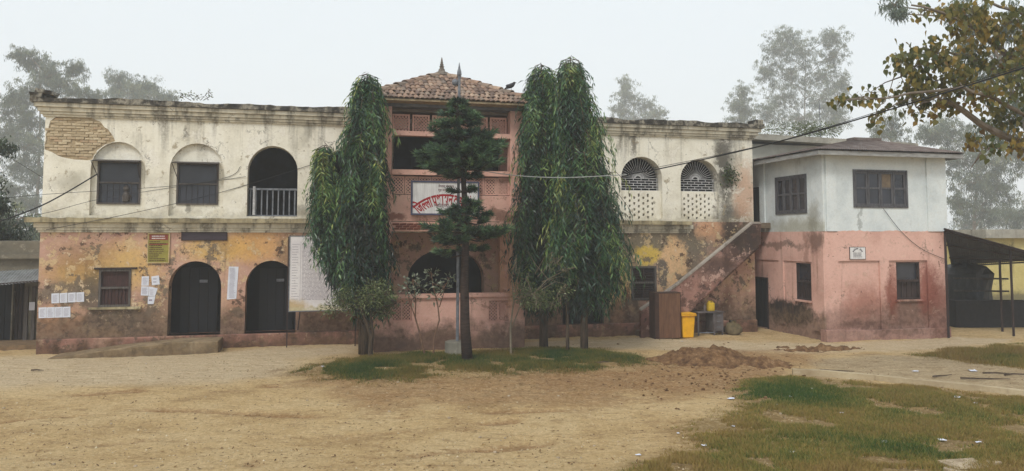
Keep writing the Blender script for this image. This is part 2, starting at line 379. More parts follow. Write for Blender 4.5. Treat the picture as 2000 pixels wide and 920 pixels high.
M_darkin = plain('unlit_room', S(20, 20, 28), S(14, 14, 19), 3, 0.9, 0.1, bump=0)

# ================================================================== MAIN BUILDING
ZM = onV(300, 424.5)[1]           # top of the middle ledge
ZT = onV(300, 199)[1]             # top of the parapet
ZF = 0.42                         # ground-floor level
UL_up, UL_lo = onV(86, 300)[0], onV(75, 560)[0]
UR = onV(1470, 330)[0]
main = thing('office_building', 'long old two storey office with cream upper floor over peeling pink ground floor', 'building', (0, 0, 0))
A1 = archpx(178, 285, 277, 331, 422); A2 = archpx(332, 438, 280, 333, 423); A3 = archpx(484, 582, 285, 335, 423); A4 = archpx(632, 727, 289, 338, 426)
G1 = archpx(1213, 1293, 306, 348, 430); G2 = archpx(1329, 1403, 311, 350, 431)
for a in (A1, A2, A3, A4, G1, G2):
    for i in (0, 1): a[i] = (a[i][0], ZM + 0.05)
W1 = RV(190, 315, 275, 399, 0.14); W2 = RV(345, 319, 427, 400, 0.14)
patch_px = [(92, 262), (98, 236), (118, 224), (168, 225), (180, 231), (194, 236), (203, 248), (213, 252), (222, 268), (226, 276), (205, 281), (192, 292), (183, 303), (181, 312), (160, 313), (135, 311), (112, 303), (94, 292)]
patch = [onV(*p) for p in patch_px]; patch[0] = (UL_up + 0.03, patch[0][1]); patch[-1] = (UL_up + 0.03, patch[-1][1])
patch = jag(patch, 0.025, 0.14)
zt_wall = ZT - 0.15
TW = rect(*RV(768, 248, 990, 404, 0.0)); out_up = rect(UL_up, UR, ZM - 0.05, zt_wall)
mb = MB(); mb.slab(out_up, [A1, A2, A3, A4, G1, G2, TW, patch], 0.0, 0.036, back=False)
upper = mb.build('upper_wall', M_upper, main)
mb = MB(); mb.slab(out_up, [A1, A2, A3, A4, G1, G2, TW], 0.04, 0.14, back=False); mb.slab(out_up, [rect(*W1), rect(*W2), A3, A4, G1, G2, TW], 0.142, 0.5)
mb.box(UL_up, UL_up + 0.45, 0.502, 8.5, ZM - 0.05, zt_wall); mb.box(UR - 0.45, UR, 0.502, 8.5, ZM - 0.05, zt_wall); mb.box(UL_up, UR, 8.5, 8.9, 0, zt_wall)
mb.build('upper_wall_core', M_upper, main)
MB().slab([(p[0], p[1]) for p in patch], [], 0.030, 0.034, back=False).build('mud_backing', M_mud, upper)
bw, bh = 0.235, 0.082
brm = [MB().box(-bw / 2 + 0.008, bw / 2 - 0.008, -0.014 - 0.004 * k, 0.02, -bh / 2 + 0.009, bh / 2 - 0.009, 0.007).mesh('brick') for k in range(5)]
for m in brm: m.materials.append(M_brick)
pu = [p[0] for p in patch]; pz = [p[1] for p in patch]
row = 0; z = min(pz)
while z < max(pz):
    u = min(pu) + (row % 2) * bw / 2
    while u < max(pu) + bw:
        d = polydist(np.array([u]), np.array([z]), patch)[0]
        if d > 0.04 and random.random() > .1: inst(random.choice(brm), 'brick', upper, (u + random.uniform(-.01, .01), 0.026 + random.uniform(-.010, .014), z + random.uniform(-.006, .006)), (0, random.uniform(-.03, .03), random.uniform(-.03, .03)))
        u += bw
    row += 1; z += bh
# ground-floor wall
D2 = archpx(330, 433, 510, 560, 652, 0, ZF); D3 = archpx(480, 579, 509, 560, 652, 0, ZF)
DP = archpx(796, 946, 486, 545, 650, 0, ZF); DR = rect(*RV(1098, 545, 1178, 632)); DR = rect(DR[0][0], DR[1][0], ZF, DR[2][1])
LW = RV(193, 526, 256, 599); VW = RV(1235, 522, 1279, 584)
out_lo = rect(UL_lo, UR, ZF, ZM - 0.052)
mb = MB(); mb.slab(out_lo, [D2, D3, DP, DR, rect(*LW), rect(*VW)], -0.02, 0.5)
mb.box(UL_lo, UL_lo + 0.45, 0.502, 8.9, ZF, ZM - 0.052); mb.box(UR - 0.45, UR, 0.502, 8.9, ZF, ZM - 0.052)
mb.build('lower_wall', M_lower, main)
MB().box(-0.0, UR + 0.0, -0.13, 8.9, -0.3, ZF - 0.003).build('plinth', M_plinth, main, bevel=0.03)
# inner rooms: floors, back wall, roof
mb = MB(); mb.box(UL_lo + 0.46, UR - 0.46, 0.51, 8.4, ZM - 0.35, ZM - 0.06); mb.box(UL_up + 0.46, UR - 0.46, 0.51, 8.4, zt_wall - 0.3, zt_wall - 0.05)
mb.build('floor_slab', M_floor, main)
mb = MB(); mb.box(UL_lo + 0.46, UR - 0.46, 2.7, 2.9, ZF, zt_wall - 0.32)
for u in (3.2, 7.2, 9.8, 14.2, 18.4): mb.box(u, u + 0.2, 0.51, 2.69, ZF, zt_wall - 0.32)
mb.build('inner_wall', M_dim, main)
for (x0, x1, y0, v) in ((352, 425, 522, 0.62), (506, 572, 524, 0.62)):       # doors set back in the arches
    a, b, _, zt = RV(x0, y0, x1, 652, v); n = 4
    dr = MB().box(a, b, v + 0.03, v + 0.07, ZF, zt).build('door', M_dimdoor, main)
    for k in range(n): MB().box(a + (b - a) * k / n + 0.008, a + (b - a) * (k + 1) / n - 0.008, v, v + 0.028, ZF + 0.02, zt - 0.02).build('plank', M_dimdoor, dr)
    MB().box((a + b) / 2 - 0.0, (a + b) / 2 + 0.24, v - 0.006, v - 0.002, ZF + 1.55, ZF + 1.64).build('door_notice', M_iron, dr)
    MB().box(a - 1.2, b + 1.2, v + 0.075, v + 0.12, ZF, ZM - 0.4).build('door_gloom_sheet', M_darkin, main)  # added near-black sheet, its colour standing in for the shade behind the doors
# cornices (layers: z0, z1, projection)
def cornice(name, u0, u1, layers, mat, right=0.0):
    mb = MB()
    for (z0, z1, p) in layers:
        n = max(2, int((u1 - u0) / 0.7)); 
        mb.box(u0 - p, u1 + (p if right else 0), -p, 0.0 if right == 2 else 0.3, z0, z1)
    return mb.build(name, mat, main, bevel=0.012)
cornice('cornice', UL_up, UR, [(ZT - 0.56, ZT - 0.50, 0.06), (ZT - 0.497, ZT - 0.42, 0.11), (ZT - 0.417, ZT - 0.30, 0.17), (ZT - 0.297, ZT - 0.17, 0.25)], M_cornice, 1)
n = 150; top = []
for i in range(n + 1):
    u = UL_up - 0.33 + (UR + 0.33 - UL_up + 0.33) * i / n
    top.append((u, ZT + (fbm(np.array([u * 1.3]), np.array([3.3]), 4)[0] - 0.55) * 0.16 + random.uniform(-.012, .012)))
MB().slab([(UL_up - 0.33, ZT - 0.167), (UR + 0.33, ZT - 0.167)] + top[::-1], [], -0.33, 0.25).build('parapet', M_parapet, main)
mb = MB(); mb.box(UL_up - 0.35, UL_up + 0.0, -0.36, 0.3, ZT - 0.05, ZT + 0.10, 0.04); mb.box(UL_up - 0.2, UL_up + 0.25, -0.3, 0.25, ZT + 0.06, ZT + 0.2, 0.05)
mb.build('broken_corner_block', M_parapet, main)
mb = MB(); mb.box(UR + 0.0, UR + 0.3, -0.34, 0.3, ZT - 0.05, ZT + 0.14, 0.04); mb.build('broken_corner_block', M_parapet, main)
uLe = onV(1343, 440)[0]
cornice('middle_ledge', UL_lo, uLe, [(ZM - 0.46, ZM - 0.40, 0.06), (ZM - 0.397, ZM - 0.32, 0.10), (ZM - 0.317, ZM - 0.17, 0.15)], M_cornice, 2)
n = 130; lo = []
for i in range(n + 1):
    u = UL_lo - 0.34 + (uLe + 0.02 - UL_lo + 0.34) * i / n
    lo.append((u, ZM - 0.03 + (fbm(np.array([u * 2]), np.array([8.3]), 3)[0] - 0.5) * 0.05 + random.uniform(-.01, .01)))
MB().slab([(UL_lo - 0.34, ZM - 0.167), (uLe + 0.02, ZM - 0.167)] + lo[::-1], [], -0.32, 0.0).build('ledge_slab', M_ledge, main)

def frame_mb(mb, u0, u1, z0, z1, v0, v1, t):
    mb.box(u0, u0 + t, v0, v1, z0, z1); mb.box(u1 - t, u1, v0, v1, z0, z1); mb.box(u0 + t, u1 - t, v0, v1, z0, z0 + t); mb.box(u0 + t, u1 - t, v0, v1, z1 - t, z1); return mb
for k, (W, lab) in enumerate(((W1, 'window with raised sheet flap'), (W2, 'curtained window with raised flap'))):
    u0, u1, z0, z1 = W; zc = (z0 + z1) / 2
    wn = frame_mb(MB(), u0, u1, z0, z1, 0.10, 0.20, 0.05).build('window', M_wood, main)
    MB().box(u0 + .05, u1 - .05, 0.12, 0.17, zc - .025, zc + .025).build('transom', M_wood, wn)
    MB().box(u0 + .05, u1 - .05, 0.20, 0.22, zc + .026, z1 - .05).build('pane', M_glass, wn); MB().box(u0 + .05, u1 - .05, 0.205, 0.225, z0 + .05, zc - .026).build('pane', M_glass, wn)
    mb = MB()
    for i in range(7): uu = u0 + 0.1 + (u1 - u0 - 0.2) * i / 6; mb.tube([(uu, .19, z0 + .05), (uu, .19, zc - .02)], .005, 5)
    mb.build('window_bars', M_woodd, wn)
    mb = MB(); mb.quad((u0 - .06, .12, z1 + .03), (u1 + .02, .12, z1 + .03), (u1 + .02, -.34, z1 - .06), (u0 - .10, -.36, z1 - .05)); mb.quad((u0 - .06, .12, z1 + .045), (u1 + .02, .12, z1 + .045), (u1 + .02, -.34, z1 - .045), (u0 - .10, -.36, z1 - .035))
    mb.build('flap', M_wood, wn)
    MB().tube([(u0 - .06, -.33, z1 - .06), (u0 + .03, .10, z1 - .5)], .012, 5).build('flap_stay', M_woodd, wn)
    MB().tube([(u1 - .02, -.32, z1 - .06), (u1 - .03, .10, z1 - .5)], .012, 5).build('flap_stay', M_woodd, wn)
    if k == 0:
        mb = MB(); uu = u0 + (u1 - u0) * .66
        mb.lathe((uu, .195, z0 + .06), [(.02, 0), (.10, .03), (.12, .2), (.07, .3), (.05, .33), (.09, .38), (.09, .46), (.03, .52)], 10); mb.build('white_bundle', M_wood, wn)
# railing of the open upper arch (and of its half hidden neighbour)
for A in (A3, A4):
    u0, u1 = A[0][0], A[1][0]; zr = ZM + 0.95
    rl = MB().box(u0, u1, 0.2, 0.28, zr - .06, zr).build('railing', M_iron, main)
    MB().box(u0, u1, 0.21, 0.27, ZM + 0.06, ZM + 0.1).build('bottom_rail', M_iron, rl)
    for i in range(9):
        uu = u0 + (u1 - u0) * (i + .5) / 9; MB().box(uu - .02, uu + .02, .22, .26, ZM + 0.1, zr - .06).build('baluster', M_iron, rl)
    MB().tube([(u0 + .2, .19, ZM + .1), (u0 + .2, .19, zr + .05)], .045, 8).build('hanging_cloth', M_grille, rl)
# fan-grille arches
for G in (G1, G2):
    u0, u1 = G[0][0], G[1][0]; zs = G[2][1]; zt = max(p[1] for p in G); c = (u0 + u1) / 2; zb = onV(1250, 371)[1]; zsp = onV(1250, 347)[1]
    g = MB()
    r = (u1 - u0) / 2
    for i in range(21):
        a = math.pi * i / 20; ca, sa = math.cos(a), math.sin(a)
        g.tube([(c + .12 * ca, .34, zsp + .10 * sa), (c + (r + .02) * ca, .34, zsp + (zt - zsp + .02) * sa)], .009, 4)
    g.tube([(c + .12 * math.cos(math.pi * i / 12), .34, zsp + .10 * math.sin(math.pi * i / 12)) for i in range(13)], .022, 5)
    g.tube([(c + .22 * math.cos(math.pi * i / 12), .34, zsp + .2 * math.sin(math.pi * i / 12)) for i in range(13)], .010, 5)
    fan = g.build('fan_grille', M_grille, main)
    g = MB()
    for i in range(6):
        zz = zb + (zsp - zb) * i / 5; g.box(u0, u1, .325, .355, zz - .011, zz + .011)
        if i < 5:
            for k in range(6):
                uu = u0 + (u1 - u0) * (k + (0.5 if i % 2 else 0.0)) / 5.2
                if u0 < uu < u1: g.box(uu - .010, uu + .010, .327, .353, zz + .011, zb + (zsp - zb) * (i + 1) / 5 - .011)
    g.build('brick_pattern_grille', M_grille, fan)
    g = MB(); hs_ = []; zlo, zhi = ZM + .04, zb - .012; pu_ = u0
    for k in range(7):
        col_ = []
        for i in range(5):
            uu = u0 + .20 + (u1 - u0 - .52) * k / 6; zz = zb - .17 - i * .20 - (0.10 if k % 2 == 0 else 0) + random.uniform(-.012, .012)
            h = .042 if not (i == 0 and k % 2) else .06; hw = .032 + random.uniform(-.005, .006)
            col_.append((zz - h, zz + h))
        hw = .036; g.box(pu_, uu - hw, .14, .30, zlo, zhi); q0 = zlo
        for (ha, hb_) in sorted(col_): g.box(uu - hw, uu + hw, .1401, .2999, q0, ha); q0 = hb_
        g.box(uu - hw, uu + hw, .1401, .2999, q0, zhi); pu_ = uu + hw
    g.box(pu_, u1, .14, .30, zlo, zhi); g.build('perforated_panel', M_upper, main)
    MB().box(u0 - .3, u1 + .3, 1.0, 1.05, ZM, zt + .3).build('grille_gloom_sheet', M_darkin, main)  # added sheet painted near-black in place of the unlit depth behind the grille
# ground-floor window with double shutters
u0, u1, z0, z1 = LW; zc = onV(225, 562)[1]
wn = frame_mb(MB(), u0, u1, z0, z1, -.05, .10, .06).build('window', M_wood, main)
MB().box(u0 + .06, u1 - .06, -.03, .06, zc - .03, zc + .03).build('transom', M_wood, wn)
MB().box(u0 + .06, u1 - .06, .05, .09, zc + .031, z1 - .06).build('pane', M_shutter, wn)
for i in range(8):
    a = u0 + .06 + (u1 - u0 - .12) * i / 8; MB().box(a + .006, a + (u1 - u0 - .12) / 8 - .006, .03 + (i % 2) * .012, .08, z0 + .06, zc - .031).build('slat', M_shutter, wn)
MB().box(u0 - .25, u1 + .3, -.14, .0, z0 - .07, z0 - .002, .012).build('sill', M_ledge, wn)
MB().box(u0 - .12, u1 + .15, -.09, -.021, z1 + .002, z1 + .05, .012).build('lintel', M_woodd, wn)
# louvred window
u0, u1, z0, z1 = VW; zc = onV(1257, 552)[1]
wn = frame_mb(MB(), u0 - .05, u1 + .05, z0 - .04, z1 + .04, -.05, .10, .07).build('louvred_window', M_wood, main)
MB().box(u0 + .02, u1 - .02, -.04, .06, zc - .03, zc + .03).build('transom', M_wood, wn); MB().box((u0 + u1) / 2 - .02, (u0 + u1) / 2 + .02, -.02, .06, z0, z1).build('mullion', M_woodd, wn)
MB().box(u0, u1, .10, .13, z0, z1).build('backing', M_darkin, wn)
sm = MB().box(-.20, .20, -.04, .04, -.008, .008).mesh('slat'); sm.materials.append(M_woodd)
for (a, b) in ((z0 + .03, zc - .03), (zc + .03, z1 - .03)):
    for i in range(7):
        for s in (-1, 1):
            o = inst(sm, 'slat', wn, ((u0 + u1) / 2 + s * (u1 - u0) / 4, .04, a + (b - a) * (i + .5) / 7), (math.radians(35), 0, 0), ((u1 - u0) / 2 / .42, 1, 1))
# doorway at the right: dark leaf inside
u0, u1, z0, z1 = DR[0][0], DR[1][0], DR[0][1], DR[2][1]
wn = frame_mb(MB(), u0, u1, z0 - .05, z1, .1, .25, .07).build('door_frame', M_woodd, main)
for k in range(2):
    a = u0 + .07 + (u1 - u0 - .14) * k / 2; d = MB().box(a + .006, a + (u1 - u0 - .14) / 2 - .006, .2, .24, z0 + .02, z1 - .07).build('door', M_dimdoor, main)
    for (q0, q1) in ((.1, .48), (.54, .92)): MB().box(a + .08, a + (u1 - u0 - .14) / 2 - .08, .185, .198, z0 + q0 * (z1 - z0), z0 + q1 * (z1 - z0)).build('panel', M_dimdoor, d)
# ramp in front of the left arch, kerbed platform
a, b = onV(95, 690, -1.0)[0], onV(345, 660, -1.0)[0]; c = onV(428, 660, -1.0)[0]
M_ramp = plaster('ramp_cement', [(0.3, S(112, 96, 74)), (0.5, S(146, 128, 102)), (0.7, S(166, 148, 120))], streak=S(76, 64, 50), streak_amt=(0.5, 0.68), bump=0.8, base=(0.2, 0.25, S(120, 100, 74), 0.7))
mb = MB(); mb.slab([(a, -.1), (c, -.1), (c, ZF - .06), (b, ZF - .06), ((a + b) / 2, ZF * .52), (a, 0.01)], [], -1.15, -0.135)
tag(mb.build('ramp', M_ramp, None, (0, 0, 0), bevel=.03), 'worn cement ramp rising along the pink plinth to the arched doors', 'ramp')
# ================================================================== ENTRANCE TOWER
VT = -2.0
TPINK = [(0.3, S(194, 146, 132)), (0.5, S(218, 172, 156)), (0.72, S(224, 184, 166))]
tu0, tu1 = onV(732, 560, VT)[0], onV(1025, 560, VT)[0]; pw = 0.46
tb = ((tu0 + tu1) / 2, VT, 0)
M_tow = plaster('tower_plaster', TPINK, [(-1.8, 4.0, .5, .12, REDB, .8, .3), (1.6, 4.05, .6, .15, S(120, 84, 66), .7, .4), (1.9, 2.2, .25, 1.0, S(206, 158, 110), .5, .5), (-1.9, 1.0, .08, .2, DARK, .6, .3)],
    streak=S(112, 84, 70), streak_amt=(0.58, 0.78), base=(0.55, 0.3, S(96, 78, 62), 0.85), bump=0.4, peel=((S(150, 112, 96), .59, .6, 2.2), (S(226, 190, 172), .6, .5, 3.4)))
tower = thing('entrance_porch', 'tall pink entrance porch tower with latticed balcony and clay tiled roof', 'porch', tb)
VB = -0.14                                       # rear of the tower, just off the main wall
Zeave = onV(880, 212, VT)[1]
zz = lambda y: onV(880, y, VT)[1]
for (a, b) in ((tu0, tu0 + pw), (tu1 - pw, tu1)):
    MB().box(a, b, VT, VT + pw, -.2, Zeave).build('pillar', M_tow, tower, bevel=.015)
    MB().box(a + .03, b - .03, VB - .25, VB, -.2, Zeave).build('rear_pillar', M_tow, tower)
i0, i1 = tu0 + pw, tu1 - pw
def band(name, y0, y1, v0, v1, mat=None, side=True):
    mb = MB(); mb.box(i0 + .001, i1 - .001, VT + v0, VT + v1, zz(y1), zz(y0))
    if side:
        for a in (tu0 + max(v0, 0), tu1 - v1): mb.box(a, a + v1 - v0, VT + pw + .001, VB - .252, zz(y1), zz(y0))
    return mb.build(name, mat or M_tow, tower)
def lattice(u0, u1, z0, z1, v, parent, name='lattice_panel', side=None, cell=0.105, fr=0.05):
    """pierced brick lattice: diagonal bars crossing inside a frame"""
    g = MB(); W, Hh = u1 - u0, z1 - z0; t = 0.015
    def add(p, q):
        d = Vector((q[0] - p[0], q[1] - p[1])); n = Vector((-d.y, d.x)).normalized() * t
        g.slab([(p[0] - n.x, p[1] - n.y), (q[0] - n.x, q[1] - n.y), (q[0] + n.x, q[1] + n.y), (p[0] + n.x, p[1] + n.y)], [], v + .02, v + .06)
    s = -Hh
    while s < W:
        for sg in (0, 1):
            a0 = max(0.0, s); a1 = min(W, s + Hh)
            if a1 - a0 > 0.03:
                p = (a0, a0 - s); q = (a1, a1 - s)
                if sg: p = (W - p[0], p[1]); q = (W - q[0], q[1])
                add((u0 + p[0], z0 + p[1]), (u0 + q[0], z0 + q[1]))
        s += cell
    frame_mb(g, u0 - fr, u1 + fr, z0 - fr, z1 + fr, v, v + .08, fr)
    return g.build(name, M_tow, parent)
MB().box(tu0 - .02, tu1 + .02, VT - .02, VB + .0, Zeave + .002, zz(193)).build('eave_beam', plain('grey_beam', S(120, 122, 128), S(92, 92, 98), 4), tower)
# upper pierced band, opening, sill, balcony lattice, panel, beam, parapet
M_in = M_darkin
zt0, zt1 = zz(256), zz(226)
n = 6
for k in range(n):
    a = i0 + (i1 - i0) * k / n; b = i0 + (i1 - i0) * (k + 1) / n; lattice(a + .09, b - .09, zt0, zt1, VT + .36, tower, cell=.10, fr=.05)
MB().box(i0, i1, VT + .40, VT + .46, zz(218), Zeave).build('upper_beam', M_tow, tower)
band('lintel', 258, 267, .02, .30)
band('balcony_sill', 333, 343, -.05, .3)
zt0, zt1 = zz(377), zz(348); n = 9
for k in range(n):
    a = i0 + (i1 - i0) * k / n; b = i0 + (i1 - i0) * (k + 1) / n
    lattice(a + .05, b - .05, zt0, zt1, VT + .08, tower, cell=.10, fr=.04)
band('balcony_panel', 381, 432, .04, .28)
band('floor_beam', 433.5, 452, .0, .30)
for a in (tu0 + .02, tu1 - .14): MB().box(a, a + .12, VT + pw + .001, VB - .252, zz(432), Zeave - .01).build('side_wall', M_tow, tower)
# exposed bricks where the plaster fell off the floor beam
bm2 = MB().box(-.10, .10, -.012, .03, -.03, .03, .006).mesh('brick'); bm2.materials.append(M_redbrick)
for r in range(3):
    for k in range(5): inst(bm2, 'brick', tower, (i0 + .14 + k * .215 + (r % 2) * .1, VT - .006, zz(447) + r * .068), (0, random.uniform(-.05, .05), random.uniform(-.04, .04)))
band('parapet_cap', 574, 581, -.05, .32)
zp0, zp1 = zz(626), zz(588)
LA = RV(764, 588, 803, 626, VT); LB = RV(956, 588, 996, 626, VT)
LA = (max(LA[0], i0 + .08), LA[1], LA[2], LA[3]); LB = (LB[0], min(LB[1], i1 - .08), LB[2], LB[3])
mb = MB().slab(rect(i0 + .001, i1 - .001, -.2, zz(581) - .002), [rect(LA[0] - .02, LA[1] + .02, LA[2] - .02, LA[3] + .02), rect(LB[0] - .02, LB[1] + .02, LB[2] - .02, LB[3] + .02)], VT + .03, VT + .26)
for a in (tu0 + .03, tu1 - .26): mb.box(a, a + .23, VT + pw + .001, VB - .252, -.2, zz(581) - .002)
mb.build('parapet_wall', M_tow, tower)
for (a, b, c, d) in (LA, LB): 
    m_ = (a + b) / 2
    lattice(a + .02, m_ - .03, c, d, VT + .09, tower, cell=.10, fr=.03); lattice(m_ + .03, b - .02, c, d, VT + .09, tower, cell=.10, fr=.03)
for (n_, a, b) in (('balcony_floor', zz(446), zz(440)), ('ceiling', Zeave - .1, Zeave - .02), ('porch_floor', -.2, ZF - .02)): MB().box(tu0 + .15, tu1 - .15, VT + .31, VB - .01, a, b).build(n_, M_floor, tower)
# things half seen in the upper opening
mb = MB(); mb.box(i0 + .2, i0 + .75, VB - .3, VB - .05, zz(332), zz(300)); mb.build('stored_box', M_dim, tower)
# pyramid roof of clay tiles
ov = 0.55; r0, r1 = tu0 - ov, tu1 + ov; f0 = VT - ov; dep = (r1 - r0); f1 = f0 + dep; rc = (r0 + r1) / 2
Zr = zz(193) + .02; apex = (rc, (f0 + f1) / 2, onV(868, 146, (f0 + f1) / 2)[1]); ZR0 = Zr - .18
M_tile = NB('clay_tile'); oi = M_tile.N.new('ShaderNodeObjectInfo')
_c = M_tile.ramp(oi.outputs['Random'], [(0, S(96, 80, 72)), (.35, S(132, 108, 94)), (.65, S(156, 128, 108)), (.85, S(120, 108, 98)), (1, S(176, 150, 128))])
_c = M_tile.mix(M_tile.smooth(M_tile.noise(9, 6, .7), .45, .65, 0, .6), _c, S(96, 84, 74)); M_tile.bump(M_tile.noise(40, 4), .4, .01); M_tile = M_tile.done(_c, .9, .2)
roof = MB(); cs = [(r0, f0, ZR0), (r1, f0, ZR0), (r1, f1, ZR0), (r0, f1, ZR0)]
for i in range(4): roof.quad(cs[i], cs[(i + 1) % 4], apex)
roof.quad(*[(a, b, c - .05) for a, b, c in cs][::-1])
for i in range(4): p, q = cs[i], cs[(i + 1) % 4]; roof.quad(p, q, (q[0], q[1], q[2] - .05), (p[0], p[1], p[2] - .05))
roof = roof.build('roof', M_mud, tower)
def tilemesh(w=.20, L=.46, rise=.055, th=.016):
    g = MB(); k = 6
    for (s, off) in ((1, 0), (1, -th)):
        for i in range(k + 1):
            a = math.pi * i / k; x = -math.cos(a) * w / 2
            for y in (0, L): g.v.append((x * (1.0 if y == 0 else .86), y, math.sin(a) * rise * (1 if y == 0 else .86) + off))
    n = 2 * (k + 1)
    for i in range(k):
        a = 2 * i; g.f.append((a, a + 2, a + 3, a + 1)); g.f.append((n + a, n + a + 1, n + a + 3, n + a + 2)); g.f.append((a, n + a, n + a + 2, a + 2))
    return g.mesh('tile')
tm = tilemesh(.172); tm.materials.append(M_tile)
tm_h = tilemesh(.30, .55, .11, .02); tm_h.materials.append(M_tile)
def slope_tiles(c0, c1, ap, fn, pitch=.155, step=.36):
    c0, c1, ap = Vector(c0), Vector(c1), Vector(ap); e = (c1 - c0); W = e.length; e.normalize(); mid = (c0 + c1) / 2; up = ap - mid; L = up.length; up.normalize(); nrm = e.cross(up)
    rows = int(L / step) + 1
    for r in range(rows):
        s = r * step - .04; half = W / 2 * (1 - max(s, 0) / L) ; n = int(2 * half / pitch)
        for k in range(n):
            x = (k - (n - 1) / 2) * pitch
            if abs(x) + .09 > W / 2 * (1 - (s + .2) / L) + .02: continue
            p = mid + e * (x + random.uniform(-.012, .012)) + up * (s + random.uniform(-.02, .02)) + nrm * (.035 + random.uniform(-.006, .01))
            fn(p, e, up, nrm)
def rotm(e, up, n, tilt=0.0, yaw=0.0):
    m = Matrix((e, up, n)).transposed(); return (m @ Matrix.Rotation(tilt, 3, 'X') @ Matrix.Rotation(yaw, 3, 'Z')).to_euler()
slope_tiles(cs[0], cs[1], apex, lambda p, e, up, n: inst(tm, 'tile', roof, p, rotm(e, up, n, random.uniform(-.07, -.03), random.uniform(-.07, .07))))
side = MB()
def addside(p, e, up, n):
    M = Matrix((e, up, n)).transposed(); b0 = len(side.v)
    for v in tm.vertices: side.v.append(tuple(p + M @ v.co))
    for f in tm.polygons: side.f.append(tuple(b0 + i for i in f.vertices))
slope_tiles(cs[1], cs[2], apex, addside); slope_tiles(cs[3], cs[0], apex, addside); slope_tiles(cs[2], cs[3], apex, addside)
tag(side.build('side_tiles', M_tile, roof), kind='stuff')
for c in cs:
    a, b = Vector(c), Vector(apex); d = (b - a); L = d.length; d.normalize(); s = d.cross(Vector((0, 0, 1))).normalized(); n = s.cross(d)
    for k in range(int(L / .44)):
        inst(tm_h, 'hip_tile', roof, a + d * (k * .44) + n * .045, rotm(s, d, n, -.09 + random.uniform(-.03, .03), random.uniform(-.05, .05)))
M_stone = plain('mossy_finial', S(126, 116, 106), S(78, 72, 66), 10, .95, .1)
MB().lathe((apex[0], apex[1], apex[2] - .05), [(.34, 0), (.24, .10), (.12, .16), (.10, .24), (.07, .25), (.07, .30), (.09, .32), (.05, .36), (.07, .39), (.04, .43), (.05, .46), (.03, .50), (.035, .53), (.010, .64)], 10).build('finial', M_stone, tower, smooth=False)

# ---------------- office sign on the balcony
M_white = plain('sign_white', S(226, 224, 222), S(200, 196, 194), 3, .6, .3, stretch=(9, 9, .5), grime=.2)
M_frame = plain('sign_frame', S(84, 86, 112), S(64, 64, 84), 5, .6, .4)
M_red = plain('sign_red', S(168, 34, 42), S(150, 30, 40), 5, .7, .2, bump=0, grime=0); M_maroon = plain('sign_maroon', S(92, 40, 44), S(80, 34, 40), 5, .7, .2, bump=0, grime=0)
M_ink = plain('print_ink', S(70, 66, 78), S(54, 50, 60), 5, .8, .2, bump=0, grime=0)
def glyphs(txt, bold=0.0, xmax=None):
    c = bpy.data.curves.new('t', 'FONT'); c.body = txt; c.offset = bold; c.resolution_u = 3; o = bpy.data.objects.new('t', c); COL.objects.link(o)
    bpy.context.view_layer.update(); dg = bpy.context.evaluated_depsgraph_get(); me = bpy.data.meshes.new_from_object(o.evaluated_get(dg))
    V = [(v.co.x, v.co.y) for v in me.vertices]; F = [tuple(p.vertices) for p in me.polygons]
    if xmax is not None: F = [f for f in F if sum(V[i][0] for i in f) / len(f) < xmax or min(V[i][1] for i in f) > .5]
    bpy.data.objects.remove(o); bpy.data.meshes.remove(me); bpy.data.curves.remove(c); return V, F
su0, su1, sz0, sz1 = RV(806, 357, 933, 417, VT - .09)
sv = VT - .06
sign = thing('office_sign', 'white office sign board with red arched Devanagari lettering on the balcony', 'sign', ((su0 + su1) / 2, sv, sz0))
MB().box(su0, su1, sv - .02, sv + .02, sz0, sz1).build('board', M_white, sign)
frame_mb(MB(), su0 - .05, su1 + .05, sz0 - .05, sz1 + .05, sv - .04, sv + .05, .05).build('frame', M_frame, sign)
def letters(name, items, mat, parent, v):
    g = MB()
    for (V, F, fn) in items:
        b = len(g.v); g.v += [(lambda q: (q[0], v, q[1]))(fn(x, y)) for x, y in V]; g.f += [tuple(b + i for i in f) for f in F]
    return g.build(name, mat, parent)
scx = (su0 + su1) / 2; SHt = sz1 - sz0
def line(txt, cx, zc, h, bold, mat, name, parent, v):
    V, F = glyphs(txt, bold); xs = [p[0] for p in V]; m = (min(xs) + max(xs)) / 2; k = h / .72
    return letters(name, [(V, F, lambda x, y: (cx + (x - m) * k, zc + y * k))], mat, parent, v)
line('नेपाल सरकार', scx + .02, sz1 - .14, .07, .012, M_maroon, 'lettering', sign, sv - .023)
line('गृह मन्त्रालय', scx + .02, sz1 - .26, .07, .012, M_maroon, 'lettering', sign, sv - .023)
line('महोत्तरी', scx - .12, sz0 + .20, .10, .018, M_maroon, 'lettering', sign, sv - .023)
stroke = lambda pts, t: ([(p[0] + s * t, p[1] + s * t * .6) for p in pts for s in (-1, 1)], [(2 * i, 2 * i + 1, 2 * i + 3, 2 * i + 2) for i in range(len(pts) - 1)])
seq = [('िज', .03, None), ('ल', .03, .5), ('ला', .03, None), (None, .12, None), ('प', .03, None), ('शा', .03, None), ('स', .03, None), ('न', .03, None), (None, .12, None), ('का', .03, None), ('या', .03, None), ('ल', .03, None), ('य', .03, None)]
lay = []; x = 0
for (t, bo, cut) in seq:
    if t is None: x += bo; continue
    V, F = glyphs(t, bo, cut); wd = max(p[0] for p in V) if cut is None else .5
    lay.append((V, F, x))
    if t == 'प': lay.append((*stroke([(.36, .22), (.25, .14), (.10, .02)], .035), x))
    if t == 'या': lay.append((*stroke([(.62, .74), (.52, .88), (.68, .98), (.80, .9)], .035), x))
    x += wd - .02
tot = x; k = (su1 - su0) * 1.09 / tot; R = 1.45; zc = sz1 - .36 - R
